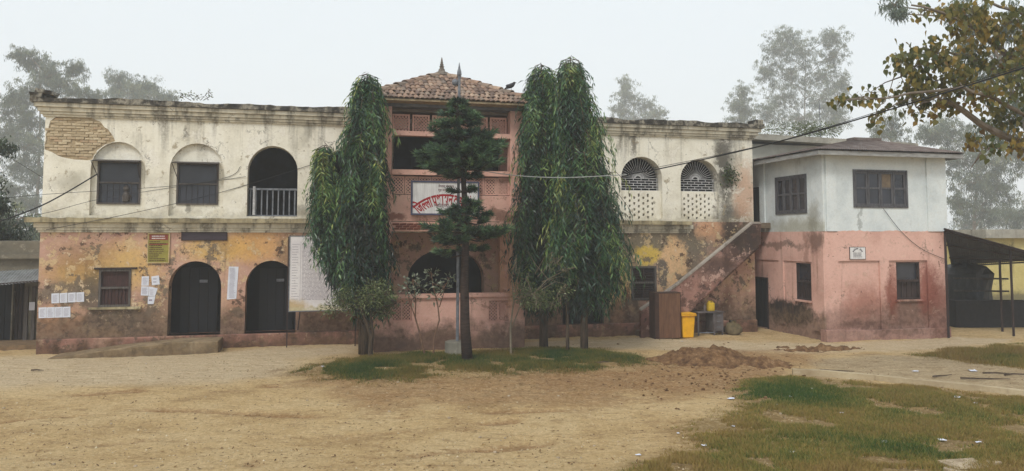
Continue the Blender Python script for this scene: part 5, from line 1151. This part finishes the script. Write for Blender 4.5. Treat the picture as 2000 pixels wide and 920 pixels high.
mast_tree('mast_tree', 'tallest slender weeping mast tree left of the porch', b1, prof_px([(140, 717, 738), (160, 694, 742), (200, 682, 752), (260, 672, 756), (320, 668, 758), (380, 668, 758), (440, 664, 760), (500, 666, 760), (550, 682, 762), (585, 700, 748)], b1), .13, 1150, 1, M_mast, .0, 'weeping mast trees')
b2 = ground(703, 693)
mast_tree('mast_tree', 'small paler mast tree leaning left of the tall one', b2, prof_px([(278, 626, 642), (310, 614, 652), (360, 606, 664), (420, 604, 680), (470, 618, 700), (520, 640, 712), (555, 662, 712)], b2), .06, 620, 2, M_mast, .12, 'weeping mast trees')
b3 = ground(1062, 682)
mast_tree('mast_tree', 'weeping mast tree on thick forked trunk right beside the porch', b3, prof_px([(120, 1052, 1066), (140, 1030, 1082), (200, 1018, 1100), (280, 1010, 1105), (360, 1006, 1108), (440, 1000, 1110), (500, 1000, 1105), (545, 1012, 1098), (580, 1030, 1080)], b3), .14, 1200, 3, M_mast, .0, 'weeping mast trees')
b4 = ground(1141, 690)
mast_tree('mast_tree', 'broadest weeping mast tree with pale straight trunk', b4, prof_px([(110, 1104, 1122), (130, 1088, 1146), (200, 1078, 1162), (280, 1080, 1176), (360, 1080, 1200), (430, 1082, 1216), (490, 1088, 1222), (540, 1098, 1206), (580, 1115, 1175)], b4), .12, 1400, 4, M_mast, .02, 'weeping mast trees')
b5 = ground(1108, 676); b5.y -= 1.6; b5.x = atY(1108, 600, b5.y).x
mast_tree('mast_tree', 'young bright green mast tree on thin dark stem between two others', b5, prof_px([(300, 1112, 1128), (330, 1098, 1142), (380, 1085, 1150), (430, 1078, 1152), (480, 1070, 1150), (520, 1080, 1140)], b5), .055, 420, 5, M_mast, .22, 'weeping mast trees')

# ---------------- bottlebrush pine in front of the porch
bp = ground(914, 709)
pine = thing('pine_tree', 'dark whorled pine with bottlebrush branches before the office sign', 'tree', tuple(bp), 'W')
r = np.random.default_rng(8)
tp = [(914, 712), (908, 640), (907, 560), (909, 480), (908, 400), (903, 320), (897, 250), (894, 200)]
tpts = [atY(px, py, bp.y) for px, py in tp]; tpts[0].z = -.15
M_pbark = plain('dark_ringed_bark', S(70, 58, 52), S(42, 34, 32), 5, .95, .1, stretch=(1, 1, 6), bump=1.0)
MB().tube(tpts, [.16, .135, .12, .10, .085, .06, .04, .015], 9).build('trunk', M_pbark, pine, smooth=True)
def axis_at(zv):
    for a, b in zip(tpts[:-1], tpts[1:]):
        if a.z <= zv <= b.z: return a.lerp(b, (zv - a.z) / (b.z - a.z))
    return tpts[-1]
wh = [(205, 16, 5), (222, 30, 6), (240, 42, 7), (258, 52, 8), (276, 62, 8), (294, 72, 9), (312, 82, 9), (328, 78, 9), (345, 50, 5), (374, 34, 3), (398, 42, 3), (420, 46, 4), (436, 52, 4), (455, 82, 7), (468, 66, 5), (490, 50, 3)]
P, D, Sd, tn = [], [], [], []; g = MB()
for (py, rp, n) in wh:
    zc_ = atY(905, py, bp.y).z; a0 = r.uniform(0, 6.3)
    for k in range(n):
        az = a0 + 2 * np.pi * k / n + r.normal(0, .2); Rr = rp / 1500 * bp.y * r.uniform(.55, 1.2); c = np.array(axis_at(zc_ + r.normal(0, .06)))
        o = np.array([math.cos(az), math.sin(az), 0.0]); nb = 1 if Rr < .5 else 3 + (Rr > .9) * 2
        tip = c + o * Rr + np.array([0, 0, .10 * Rr]); mid = c + o * Rr * .5 - np.array([0, 0, .10 * Rr]); g.tube([c, mid, tip], [.028, .02, .008], 5, False)
        br = [(mid * .3 + c * .7 if Rr < .6 else mid, mid, tip)]
        sd = np.array([-o[1], o[0], 0])
        for q in range(nb):
            s = r.uniform(.35, .85); p0 = c * (1 - s) ** 2 + mid * 2 * s * (1 - s) + tip * s * s; sg = 1 if q % 2 else -1; L_ = Rr * r.uniform(.3, .5); p2 = p0 + (o * .6 + sd * sg * .8) * L_ + np.array([0, 0, .25 * L_]); br.append((p0, (p0 + p2) / 2 - np.array([0, 0, .03]), p2))
        for (p0, pm, p2) in br:
            ln = np.linalg.norm(p2 - p0); m = int(50 + 130 * ln); s = r.random(m) ** .8; pp_ = p0 * ((1 - s) ** 2)[:, None] + pm * (2 * s * (1 - s))[:, None] + p2 * (s * s)[:, None]; tg = (p2 - p0) / (ln + 1e-6)
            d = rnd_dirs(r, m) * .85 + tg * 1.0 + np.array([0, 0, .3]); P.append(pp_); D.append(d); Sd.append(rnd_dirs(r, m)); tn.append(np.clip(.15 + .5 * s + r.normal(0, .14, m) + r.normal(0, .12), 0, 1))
P, D, Sd, tn = map(np.concatenate, (P, D, Sd, tn)); V, F = leafset(P, D, Sd, r.uniform(.13, .25, len(P)), .022, .10)
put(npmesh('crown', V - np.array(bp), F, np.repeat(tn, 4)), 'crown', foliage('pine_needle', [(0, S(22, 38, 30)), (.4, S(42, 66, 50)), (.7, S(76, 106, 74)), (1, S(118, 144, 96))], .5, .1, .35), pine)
g.build('branches', M_pbark, pine)

# ---------------- generic shrub / sapling from stems and leaf clumps
def shrub(name, label, base, stems, clumps, mat, seed, L=.09, W=.04, per=60, cat='shrub', bark=None, group=None, up=.2, twig=3):
    """stems: list of pixel polylines with radius; clumps: (x, y, depth offset, radius m, n leaves)"""
    r = np.random.default_rng(seed); t = thing(name, label, cat, tuple(base), 'W', group); B = np.array(base); g = MB()
    for (pl, r0, r1, dy) in stems:
        pts = [atY(px, py, base.y + dy * i / max(1, len(pl) - 1)) for i, (px, py) in enumerate(pl)]
        if pl[0][1] > 655: pts[0] = Vector((pts[0].x, base.y, -.1))
        g.tube(pts, list(np.linspace(r0, r1, len(pts))), 6)
    ends = [atY(*s[0][-1], base.y + s[3]) for s in stems]
    P, D, Sd, tn = [], [], [], []
    for (px, py, dy, rad, n) in clumps:
        c = np.array(atY(px, py, base.y + dy)); e = min(ends, key=lambda q: (q - Vector(c)).length); g.tube([e, Vector(c)], [.012, .006], 4, False)
        for k in range(twig): q = c + rnd_dirs(r, 1)[0] * rad * .9; g.tube([c, (c + q) / 2 + r.normal(0, .03, 3), q], [.006, .005, .003], 4, False)
        d = rnd_dirs(r, n); p = c + d * rad * (r.random((n, 1)) ** .45) * np.array([1.1, 1, .85]); P.append(p); D.append(d + rnd_dirs(r, n) * .6 + np.array([0, 0, up])); Sd.append(rnd_dirs(r, n)); tn.append(np.clip(r.normal(.5, .2, n), 0, 1))
    if P:
        P, D, Sd, tn = map(np.concatenate, (P, D, Sd, tn)); V, F = leafset(P, D, Sd, L * r.uniform(.6, 1.3, len(P)), W * r.uniform(.7, 1.2, len(P)), .2)
        put(npmesh('foliage', V - B, F, np.repeat(tn, 4)), 'foliage', mat, t)
    g.build('stems', bark or M_bark, t); return t
M_sh = foliage('olive_shrub_leaf', [(0, S(40, 52, 30)), (.4, S(74, 88, 50)), (.75, S(120, 130, 84)), (1, S(170, 176, 136))], .5, .2)
M_pale = plain('pale_twig', S(140, 128, 108), S(104, 94, 78), 5)
rr = random.Random(3)
bs = ground(722, 700)
shrub('shrub', 'bushy olive green shrub with twisted trunk at the foot of mast tree', bs, [([(722, 702), (725, 660), (715, 630), (706, 605)], .07, .035, -.3), ([(724, 700), (728, 650), (724, 615)], .05, .03, -.2), ([(716, 640), (700, 622), (688, 618)], .035, .02, -.5), ([(724, 620), (745, 600), (775, 592)], .03, .012, -.4)],
      [(rr.uniform(640, 770), rr.uniform(572, 606), rr.uniform(-.9, .5), rr.uniform(.22, .34), 110) for k in range(26)] + [(rr.uniform(690, 750), rr.uniform(556, 585), rr.uniform(-.9, .3), .28, 120) for k in range(9)], M_sh, 31, .085, .032)
bs = ground(1030, 690); bs.y = ground(1030, 686).y
shrub('shrub', 'half bare shrub with pale tangled twigs beside the mast trees', ground(1000, 694), [([(998, 696), (997, 640), (1003, 590)], .035, .02, .1), ([(1000, 640), (1015, 600), (1040, 575)], .02, .012, -.3), ([(1003, 590), (1000, 540), (1008, 500)], .018, .006, .0), ([(1040, 575), (1070, 545), (1045, 515), (1030, 490)], .016, .004, -.4), ([(1070, 545), (1100, 530), (1125, 522)], .012, .003, -.5), ([(1040, 575), (1085, 550), (1105, 555)], .014, .003, -.6), ([(1050, 540), (1085, 505), (1100, 500)], .01, .003, -.5), ([(1003, 590), (1012, 540), (1018, 505)], .012, .003, .1), ([(1045, 535), (1062, 505), (1078, 492)], .009, .003, -.2), ([(1058, 550), (1095, 540), (1130, 548)], .009, .003, -.3)],
      [(rr.uniform(1005, 1120), rr.uniform(560, 600), rr.uniform(-.6, .4), rr.uniform(.18, .3), 90) for k in range(17)] + [(rr.uniform(1000, 1110), rr.uniform(495, 550), rr.uniform(-.5, .2), .2, 12) for k in range(9)], M_sh, 32, .09, .032, bark=M_pale, twig=7)
M_fr = foliage('grey_green_leaf', [(0, S(60, 70, 56)), (.5, S(112, 120, 98)), (1, S(176, 182, 164))], .5, .2)
for k, (bx, by, st, cls, lab) in enumerate([
    (832, 697, [([(832, 699), (822, 660), (811, 620), (812, 588), (806, 545)], .032, .012, .1), ([(811, 620), (800, 590), (795, 560)], .018, .008, -.2)], [(806, 548, .1, .22, 42), (796, 562, -.2, .2, 34), (820, 562, .1, .2, 30), (808, 582, 0, .2, 24)], 'thin leafy sapling with crooked stem leftmost before the porch wall'),
    (846, 697, [([(846, 698), (848, 660), (858, 625), (855, 595), (846, 560), (842, 532)], .03, .010, .1), ([(858, 600), (866, 575), (868, 560)], .016, .007, -.1)], [(842, 534, .1, .18, 34), (850, 556, 0, .18, 30), (866, 562, -.1, .17, 26), (852, 580, 0, .18, 22), (878, 545, -.1, .16, 26)], 'taller thin sapling with grey green leaf tufts before the porch wall')]):
    shrub('sapling', lab, ground(bx, by), st, cls, M_fr, 40 + k, .13, .06, cat='sapling', bark=plain('brown_stem%d' % k, S(122, 92, 72), S(92, 70, 56)), up=.5)
# creeping weeds on the parapet
for (px, py, n, lab) in ((385, 184, 40, 'spindly weed sprouting from the left parapet top'), (1560, 252, 260, 'leafy bush growing behind the rear block roof')):
    big = n > 100; Yb = toW(onV(px, py + 15, .1 if not big else 5.0)[0], .1 if not big else 5.0).y
    bb = atY(px, py + 12, Yb)
    t = shrub('parapet_weed' if not big else 'roof_bush', lab, bb, [([(px + d * .4, py + 12), (px + d, py + (2 if not big else 0))], .012, .004, 0) for d in ((-30, -15, 0, 16, 30) if not big else (-60, -30, 0, 30, 60))], [(px + rr.uniform(-34, 34) * (2.2 if big else 1), py + rr.uniform(-4, 8), rr.uniform(-.2, .2), .12 if not big else .4, 8 if not big else 120) for k in range(10 if not big else 14)], M_sh, 60 + n, .07 if not big else .12, .04, cat='plant')
# creeper on the wall by the drain stain
uu, zz_ = onV(1428, 345)
cw = thing('wall_creeper', 'small green creeper rooted in the black stained wall near the stairs', 'plant', (uu, -.05, zz_))
m = 260; r = np.random.default_rng(5); P = np.stack([uu + r.normal(-.1, .18, m), -.05 - abs(r.normal(0, .05, m)), zz_ + .05 + r.normal(0, .2, m)], 1); V, F = leafset(P, rnd_dirs(r, m) + np.array([0, -.6, -.3]), rnd_dirs(r, m), .09, .05)
put(npmesh('foliage', V - np.array((uu, -.05, zz_)), F, np.repeat(np.clip(r.normal(.3, .15, m), 0, 1), 4)), 'foliage', M_sh, cw)

# ---------------- tall hazy trees
def gum_tree(name, label, px, Yd, blobs, seed, mat, L=.42, W=.10, dens=1.0, limbs=True, group='tall trees in the haze', droop=.8, trunk=.28, base_x=None):
    """blobs: (x, y, rx, ry) of leaf masses in the photograph, given depth Yd"""
    r = np.random.default_rng(seed); Yd = Yd * (1.9 if Yd > 50 else 1.0); k_ = Yd / 1500.0; gx = atY(base_x if base_x is not None else px, 460, Yd).x; B = np.array([gx, Yd, 0.0]); t = thing(name, label, 'tree', tuple(B), 'W', group); g = MB()
    ctr = [(np.array(atY(x_, y_, Yd)) + np.array([0, r.normal(0, .25) * rx * k_, 0]), rx * k_, ry * k_) for (x_, y_, rx, ry) in blobs]
    zmax = max(c[0][2] for c in ctr); low = min(c[0][2] for c in ctr); xm = np.mean([c[0][0] for c in ctr])
    sp = [Vector((gx + (xm - gx) * (q ** 1.5) + .25 * math.sin(q * 5 + seed), Yd + .2 * math.cos(q * 4), zmax * q * .96 - (.2 if q == 0 else 0))) for q in np.linspace(0, 1, 8)]
    tr = MB().tube(sp, list(np.linspace(trunk, .05, 8)), 8).build('trunk', M_gum, t, smooth=True)
    P, D, Sd, tn = [], [], [], []
    for (c, rx, rz) in ctr:
        q = min(max((c[2] - rz * 1.4) / (zmax * .96), .12), .97); i = min(int(q * 7), 6); s0 = sp[i].lerp(sp[i + 1], q * 7 - i); cv = Vector(c); g.tube([s0, s0.lerp(cv, .5) + Vector((r.normal(0, .2), r.normal(0, .2), .2)), cv], [trunk * .35, trunk * .2, .03], 5, False)
        nc = max(6, int(26 * dens * (rx * rz) ** .5)) 
        for _ in range(nc):
            d = rnd_dirs(r, 1)[0]; cc = c + d * np.array([rx, rx * .8, rz]) * r.uniform(.2, 1.3); cr = r.uniform(.35, .75) * min(1.0, .35 + (rx * rz) ** .5 * .3); n = int(30 * dens)
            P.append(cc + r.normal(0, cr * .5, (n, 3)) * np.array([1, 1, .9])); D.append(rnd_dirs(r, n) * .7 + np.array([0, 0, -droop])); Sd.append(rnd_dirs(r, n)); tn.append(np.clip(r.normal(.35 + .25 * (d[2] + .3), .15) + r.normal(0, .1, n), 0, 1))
            if r.random() < .35: g.tube([c, Vector(c).lerp(Vector(cc), .6) + Vector((0, 0, .08)), cc], [.035, .025, .01], 4, False)
    P, D, Sd, tn = map(np.concatenate, (P, D, Sd, tn)); V, F = leafset(P, D, Sd, L * r.uniform(.6, 1.3, len(P)), W * r.uniform(.7, 1.3, len(P)), .25)
    put(npmesh('crown', V - B, F, np.repeat(tn, 4)), 'crown', mat, t); g.build('limbs', M_gum, t); return t
M_gum = plain('gum_bark', S(128, 118, 106), S(90, 80, 70), 3, .95, .1)
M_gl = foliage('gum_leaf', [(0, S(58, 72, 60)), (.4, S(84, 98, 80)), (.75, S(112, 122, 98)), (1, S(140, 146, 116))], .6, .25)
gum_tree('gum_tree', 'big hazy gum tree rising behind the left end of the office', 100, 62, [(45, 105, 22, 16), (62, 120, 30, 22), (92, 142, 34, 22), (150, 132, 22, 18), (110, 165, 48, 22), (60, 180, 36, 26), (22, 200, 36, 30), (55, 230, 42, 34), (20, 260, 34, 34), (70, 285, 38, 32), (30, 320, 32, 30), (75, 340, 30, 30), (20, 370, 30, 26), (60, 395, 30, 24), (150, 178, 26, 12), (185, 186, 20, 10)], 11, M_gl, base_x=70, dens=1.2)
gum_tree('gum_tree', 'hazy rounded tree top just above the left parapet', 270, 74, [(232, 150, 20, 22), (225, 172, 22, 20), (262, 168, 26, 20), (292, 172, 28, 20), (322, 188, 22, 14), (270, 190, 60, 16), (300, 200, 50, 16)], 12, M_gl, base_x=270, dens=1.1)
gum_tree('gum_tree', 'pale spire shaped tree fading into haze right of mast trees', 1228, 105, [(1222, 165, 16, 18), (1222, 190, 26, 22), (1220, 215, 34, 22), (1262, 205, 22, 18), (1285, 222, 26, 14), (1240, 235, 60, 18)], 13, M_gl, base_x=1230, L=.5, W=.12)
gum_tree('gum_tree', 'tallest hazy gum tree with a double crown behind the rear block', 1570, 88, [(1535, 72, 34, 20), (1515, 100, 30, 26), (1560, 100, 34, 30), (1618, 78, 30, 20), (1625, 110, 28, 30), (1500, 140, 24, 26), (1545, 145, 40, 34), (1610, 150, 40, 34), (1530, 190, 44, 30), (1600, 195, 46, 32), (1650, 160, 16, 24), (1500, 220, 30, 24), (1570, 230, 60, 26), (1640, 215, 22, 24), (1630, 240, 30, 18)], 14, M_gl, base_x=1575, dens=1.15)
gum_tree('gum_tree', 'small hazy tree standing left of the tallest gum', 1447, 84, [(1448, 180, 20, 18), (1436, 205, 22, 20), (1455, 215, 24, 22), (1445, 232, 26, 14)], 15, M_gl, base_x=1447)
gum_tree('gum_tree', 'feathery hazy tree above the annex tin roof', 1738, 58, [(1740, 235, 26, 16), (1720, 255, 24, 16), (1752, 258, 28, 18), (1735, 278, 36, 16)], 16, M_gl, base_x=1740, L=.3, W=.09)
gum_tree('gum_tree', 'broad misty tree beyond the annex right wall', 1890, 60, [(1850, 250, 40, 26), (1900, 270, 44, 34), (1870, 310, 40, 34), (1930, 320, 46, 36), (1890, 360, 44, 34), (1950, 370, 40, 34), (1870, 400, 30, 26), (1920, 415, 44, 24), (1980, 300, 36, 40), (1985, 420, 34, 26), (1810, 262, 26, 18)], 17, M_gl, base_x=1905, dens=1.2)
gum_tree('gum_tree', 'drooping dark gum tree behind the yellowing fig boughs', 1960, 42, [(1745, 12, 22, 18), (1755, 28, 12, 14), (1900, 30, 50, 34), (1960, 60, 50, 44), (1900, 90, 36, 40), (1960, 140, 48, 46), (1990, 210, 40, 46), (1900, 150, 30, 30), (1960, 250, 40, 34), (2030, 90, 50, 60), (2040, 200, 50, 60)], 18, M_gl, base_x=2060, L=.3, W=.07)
gum_tree('dark_leafy_tree', 'dark leafy tree overhanging the tin awning of the old shed', -10, 27.5, [(8, 455, 34, 26), (0, 490, 38, 30), (14, 520, 26, 24), (-20, 440, 40, 40), (4, 290, 18, 12), (2, 400, 24, 16), (-40, 500, 50, 50), (-30, 350, 30, 40)], 19, foliage('dark_leaf', [(0, S(18, 28, 20)), (.5, S(38, 54, 36)), (1, S(66, 82, 52))], .5, .2), base_x=-40, L=.14, W=.06, dens=1.6, droop=.4, trunk=.14, group='nearer dark trees')
gum_tree('gum_tree', 'dim leafy tree line showing above the shed parapet', 40, 48, [(30, 430, 40, 26), (75, 450, 30, 24), (-20, 450, 50, 30), (60, 470, 40, 16)], 20, M_gl, base_x=30, L=.3, W=.1)
gum_tree('gum_tree', 'low misty tree seen beyond the open shed roof', 1960, 75, [(1880, 440, 40, 22), (1940, 432, 44, 26), (1990, 440, 40, 24), (2040, 430, 40, 30)], 22, M_gl, base_x=1960)

# ---------------- fig with yellowing heart leaves at the right
YF = 17.0
fb = Vector((15.2, 17.6, 0)); fig = thing('fig_tree', 'fig tree with yellowing heart shaped leaves reaching in from the right', 'tree', tuple(fb), 'W'); r = np.random.default_rng(77)
MB().tube([fb - Vector((0, 0, .2)), fb + Vector((-.15, 0, 2.2)), fb + Vector((-.1, -.1, 4.2)), fb + Vector((-.3, -.2, 6.5)), fb + Vector((-.5, -.3, 9.5))], [.42, .34, .28, .2, .1], 10).build('trunk', M_gum, fig, smooth=True)
limb = [([(0, 4.0), (2010, 282, 0), (1940, 255, -.2), (1880, 215, -.4), (1850, 198, -.5)], .10, .05), ([(0, 5.2), (2030, 170, .2), (1960, 100, .1), (1900, 52, 0), (1850, 28, -.1), (1780, 10, -.2)], .09, .02),
        ([(0, 4.6), (2020, 240, 0), (1940, 190, -.6), (1880, 170, -.9), (1800, 180, -1.1), (1730, 192, -1.2), (1650, 196, -1.3)], .06, .01), ([(0, 5.5), (2040, 120, 0), (1950, 140, .3), (1880, 110, .2), (1800, 95, 0), (1760, 110, -.1)], .06, .012),
        ([(0, 3.9), (2020, 300, .2), (1960, 285, .1), (1920, 290, 0), (1895, 330, -.1)], .05, .008), ([(0, 7.0), (2040, 40, 0), (1980, 20, -.2), (1900, -10, -.3)], .07, .02), ([(1850, 198, -.5), (1825, 190, -.5), (1790, 210, -.6), (1760, 150, -.6)], .035, .008), ([(1730, 192, -1.2), (1712, 215, -1.2), (1708, 240, -1.2)], .012, .005), ([(1905, 290, 0), (1925, 305, 0), (1945, 285, .1)], .02, .008)]
g = MB(); nodes_ = []
for (pl, r0, r1) in limb:
    pts = []
    for q in pl:
        pts.append(fb + Vector((-.15, -.1, q[1])) if len(q) == 2 else atY(q[0], q[1], YF + q[2]))
    fine = []
    for a, b in zip(pts[:-1], pts[1:]):
        for s in (0, .33, .66): fine.append(a.lerp(b, s) + Vector(r.normal(0, .02, 3)) * (1 if s else 0))
    fine.append(pts[-1]); g.tube(fine, list(np.linspace(r0, r1, len(fine))), 7); nodes_ += fine[3:]
cl_ = [(1640, 200, 18, 12, 26), (1672, 192, 22, 14, 36), (1700, 180, 20, 12, 26), (1712, 230, 16, 20, 26), (1735, 188, 22, 12, 22), (1760, 110, 22, 24, 60), (1785, 130, 36, 30, 130), (1815, 105, 36, 26, 120), (1775, 160, 30, 20, 80), (1820, 160, 34, 24, 120), (1850, 130, 28, 30, 100), (1790, 200, 34, 16, 70), (1840, 195, 34, 16, 80), (1805, 220, 26, 12, 36), (1862, 160, 24, 26, 70), (1800, 22, 20, 10, 26), (1850, 22, 30, 16, 80), (1890, 20, 34, 20, 120), (1930, 60, 44, 34, 150), (1880, 60, 30, 22, 90), (1985, 40, 44, 34, 150), (1960, 110, 46, 40, 130), (1900, 110, 34, 28, 100), (1930, 170, 50, 30, 110), (1990, 170, 30, 50, 120), (1960, 230, 44, 26, 110), (1990, 280, 24, 30, 80), (1905, 275, 18, 14, 34), (1935, 290, 24, 14, 34), (1930, 205, 24, 20, 40), (1890, 190, 24, 16, 40), (2040, 100, 40, 90, 160), (2040, 240, 40, 60, 120)]
V = []; F = []; T = []
hl = np.array([(0, 0), (.22, -.06), (.40, .12), (.42, .36), (.24, .66), (.05, .92), (0, 1.22), (-.05, .92), (-.24, .66), (-.42, .36), (-.40, .12), (-.22, -.06)])
for (px, py, rx, ry, n) in cl_:
    dy = r.uniform(-1.0, .6); c = atY(px, py, YF + dy); e = min(nodes_, key=lambda q: (q - c).length); g.tube([e, e.lerp(c, .5) + Vector((0, 0, .05)), c], [.018, .012, .006], 5, False); k_ = YF / 1500
    tone = r.uniform(.2, .8)
    for _ in range(n):
        if _ % 6 == 0:
            tw = np.array(c) + rnd_dirs(r, 1)[0] * np.array([rx * k_, (rx + ry) * .5 * k_, ry * k_]) * r.uniform(.4, 1.1); g.tube([c, Vector(tw)], [.007, .004], 4, False)
        p = tw + r.normal(0, .10, 3); s = r.uniform(.09, .15); dn = np.array([r.normal(0, .45), r.normal(0, .45), -1.0]); dn /= np.linalg.norm(dn); sd = np.cross(dn, rnd_dirs(r, 1)[0]); sd /= np.linalg.norm(sd); nm = np.cross(sd, dn)
        V.append(p + s * (hl[:, :1] * sd + hl[:, 1:] * dn + (np.abs(hl[:, :1]) * .35) * nm)); F.append(np.arange(12) + 12 * len(F)); T += [float(np.clip(tone + r.normal(0, .2), 0, 1))] * 12
put(npmesh('crown', np.concatenate(V) - np.array(fb), np.array(F), T), 'crown', foliage('yellowing_fig_leaf', [(0, S(66, 78, 44)), (.35, S(100, 102, 56)), (.62, S(130, 118, 60)), (.85, S(158, 130, 60)), (1, S(110, 86, 50))], .5, .35), fig)
g.build('boughs', M_gum, fig)

# ================================================================== WIRES, POLE, BIRDS
M_wire = plain('black_cable', S(30, 30, 34), S(24, 24, 26), 5, .6, .3, bump=0, grime=0); M_wirew = plain('grey_cable', S(150, 152, 150), S(130, 132, 130), 5, .6, .3, bump=0, grime=0)
def wire(pts, rad, label, mat, n=24, sag=None):
    P = [Vector(p) for p in pts]; out = []
    for i in range(len(P) - 1):
        a, b = P[max(i - 1, 0)], P[i]; c, d = P[i + 1], P[min(i + 2, len(P) - 1)]
        for k in range(8):
            t = k / 8; out.append(.5 * ((2 * b) + (c - a) * t + (2 * a - 5 * b + 4 * c - d) * t * t + (3 * b - a - 3 * c + d) * t ** 3))
    out.append(P[-1]); o = out[0].copy(); return tag(MB().tube([q - o for q in out], rad, 5).build('overhead_wire', mat, None, tuple(o) if False else (0, 0, 0), 'W'), label, 'wire'), o
def wirepx(pl, rad, label, mat):
    o, c = wire([atY(x_, y_, Y_) for x_, y_, Y_ in pl], rad, label, mat); o.location = c
Yf = lambda x_, y_, v=-.03: toW(onV(x_, y_, v)[0], v).y
wirepx([(876, 307, Yf(876, 307, VT - .1)), (920, 328, 22.0), (1000, 342, 21.6), (1100, 347, 21.0), (1225, 341, 20.2)], .013, 'pale sagging cable running from the porch tower across the mast trees', M_wirew)
wirepx([(1225, 341, 20.2), (1300, 327, 19.4), (1450, 294, 18), (1600, 255, 16.8), (1800, 195, 15.2), (2000, 132, 13.8), (2200, 66, 12.6)], .016, 'thick black cable rising past the annex roof into the fig tree', M_wire)
wirepx([(1225, 338, 20.3), (1500, 281, 17.5), (1800, 191, 15.3), (2000, 128, 13.8), (2200, 62, 12.6)], .007, 'thin black line strung along the thick cable', M_wire)
wirepx([(-60, 452, 20.5), (80, 402, 21.6), (190, 340, Yf(190, 340))], .02, 'thick black cable bundle tied to the first upper window', M_wire)
wirepx([(-60, 395, 20), (83, 380, 22.2), (340, 363, Yf(340, 363)), (480, 345, Yf(480, 345))], .007, 'thin slack line crossing both upper left windows', M_wire)
wirepx([(-60, 436, 21), (84, 417, 22.3), (200, 388, Yf(200, 388, -.2)), (430, 350, Yf(430, 350)), (470, 325, Yf(470, 325))], .007, 'thin line rising from ledge to nail beside second window', M_wire)
wirepx([(90, 449, Yf(90, 449, -.4)), (250, 418, Yf(250, 418, -.3)), (430, 376, Yf(430, 376)), (620, 318, Yf(620, 318))], .008, 'thin line climbing from ledge across open upper arch', M_wire)
wirepx([(1725, 407, Yf(1725, 407, VA - .05)), (1760, 452, Yf(1760, 452, VA - .05)), (1800, 486, Yf(1800, 486, VA - .05)), (1847, 507, Yf(1847, 507, VA - .05))], .009, 'loose cord hanging from the annex window to its right corner', M_wire)
wirepx([(-20, 285, 30), (40, 320, 28), (88, 350, 27)], .010, 'slack line from the shed trees to the building end', M_wire)
# flagpole with concrete foot
fp = ground(893, 696); fpt = thing('flagpole', 'thin iron flagpole with pointed tip on round concrete foot', 'flagpole', tuple(fp), 'W')
zt_ = atY(897, 150, fp.y).z; xt = atY(897, 150, fp.y).x
MB().tube([fp, Vector((xt, fp.y, zt_))], [.045, .04], 8).build('pole', M_iron, fpt); MB().lathe((xt, fp.y, zt_), [(.04, 0), (.07, .06), (.06, .16), (.035, .24), (.008, .42)], 8).build('tip', M_iron, fpt); MB().lathe((xt - .12, fp.y, zt_ - .28), [(.02, 0), (.08, .05), (.1, .12), (.06, .2), (.02, .22)], 8).build('pulley', M_iron, fpt)
MB().lathe((fp.x, fp.y, -.1), [(.42, 0), (.42, .12), (.36, .13), (.35, .52), (.30, .54)], 20).build('foot', plaster('foot_cement', [(.3, S(92, 90, 82)), (.6, S(132, 128, 116))], streak=S(60, 58, 50), bump=.5), fpt)
# bird on the hip
pa = Vector(apex).lerp(Vector(cs[1]), .68); wp = toW(*pa); wp.z += .16
bd = thing('crow', 'dark bird perched on the right hip of the tiled roof', 'bird', tuple(wp), 'W'); m_b = plain('dark_feather', S(52, 50, 52), S(36, 34, 38), 8)
def ell(mb, c, rx, ry, rz, n=8, k=10):
    b0 = len(mb.v)
    for i in range(n + 1):
        ph = math.pi * i / n
        for q in range(k): a = 2 * math.pi * q / k; mb.v.append((c[0] + rx * math.sin(ph) * math.cos(a), c[1] + ry * math.sin(ph) * math.sin(a), c[2] + rz * math.cos(ph)))
    for i in range(n):
        for q in range(k): mb.f.append((b0 + i * k + q, b0 + i * k + (q + 1) % k, b0 + (i + 1) * k + (q + 1) % k, b0 + (i + 1) * k + q))
body = [(-.20, .02, .012), (-.15, .045, .03), (-.08, .085, .06), (0, .12, .078), (.06, .155, .07), (.095, .19, .048), (.115, .215, .046), (.135, .222, .03), (.155, .218, .012), (.19, .212, .003)]
mbx = MB().tube([wp + Vector((a, 0, c)) for a, c, _ in body], [q for _, _, q in body], 10); mbx.build('body', m_b, bd, smooth=True)
for s in (-1, 1):
    MB().tube([wp + Vector((.01, s * .025, .06)), wp + Vector((.02, s * .025, -.03))], .007, 5).build('leg', m_b, bd)
    w_ = MB(); ell(w_, wp + Vector((-.04, s * .062, .115)), .12, .018, .05); w_.build('wing', m_b, bd, smooth=True)
# ================================================================== HAZE
hz = MB().box(-330, 330, -30, 420, -1.2, 56).build('haze', None, None, (0, 0, 0), 'W'); hz['kind'] = 'stuff'
hm = bpy.data.materials.new('haze_air'); hm.use_nodes = True; hm.node_tree.nodes.remove(hm.node_tree.nodes['Principled BSDF'])
pv = hm.node_tree.nodes.new('ShaderNodeVolumePrincipled'); pv.inputs['Color'].default_value = (.93, .96, .985, 1); pv.inputs['Density'].default_value = HAZE_D
hm.node_tree.links.new(pv.outputs[0], hm.node_tree.nodes['Material Output'].inputs['Volume']); hz.data.materials.append(hm)
hz['label'] = 'pale winter haze filling the air over the yard'; hz['category'] = 'haze'
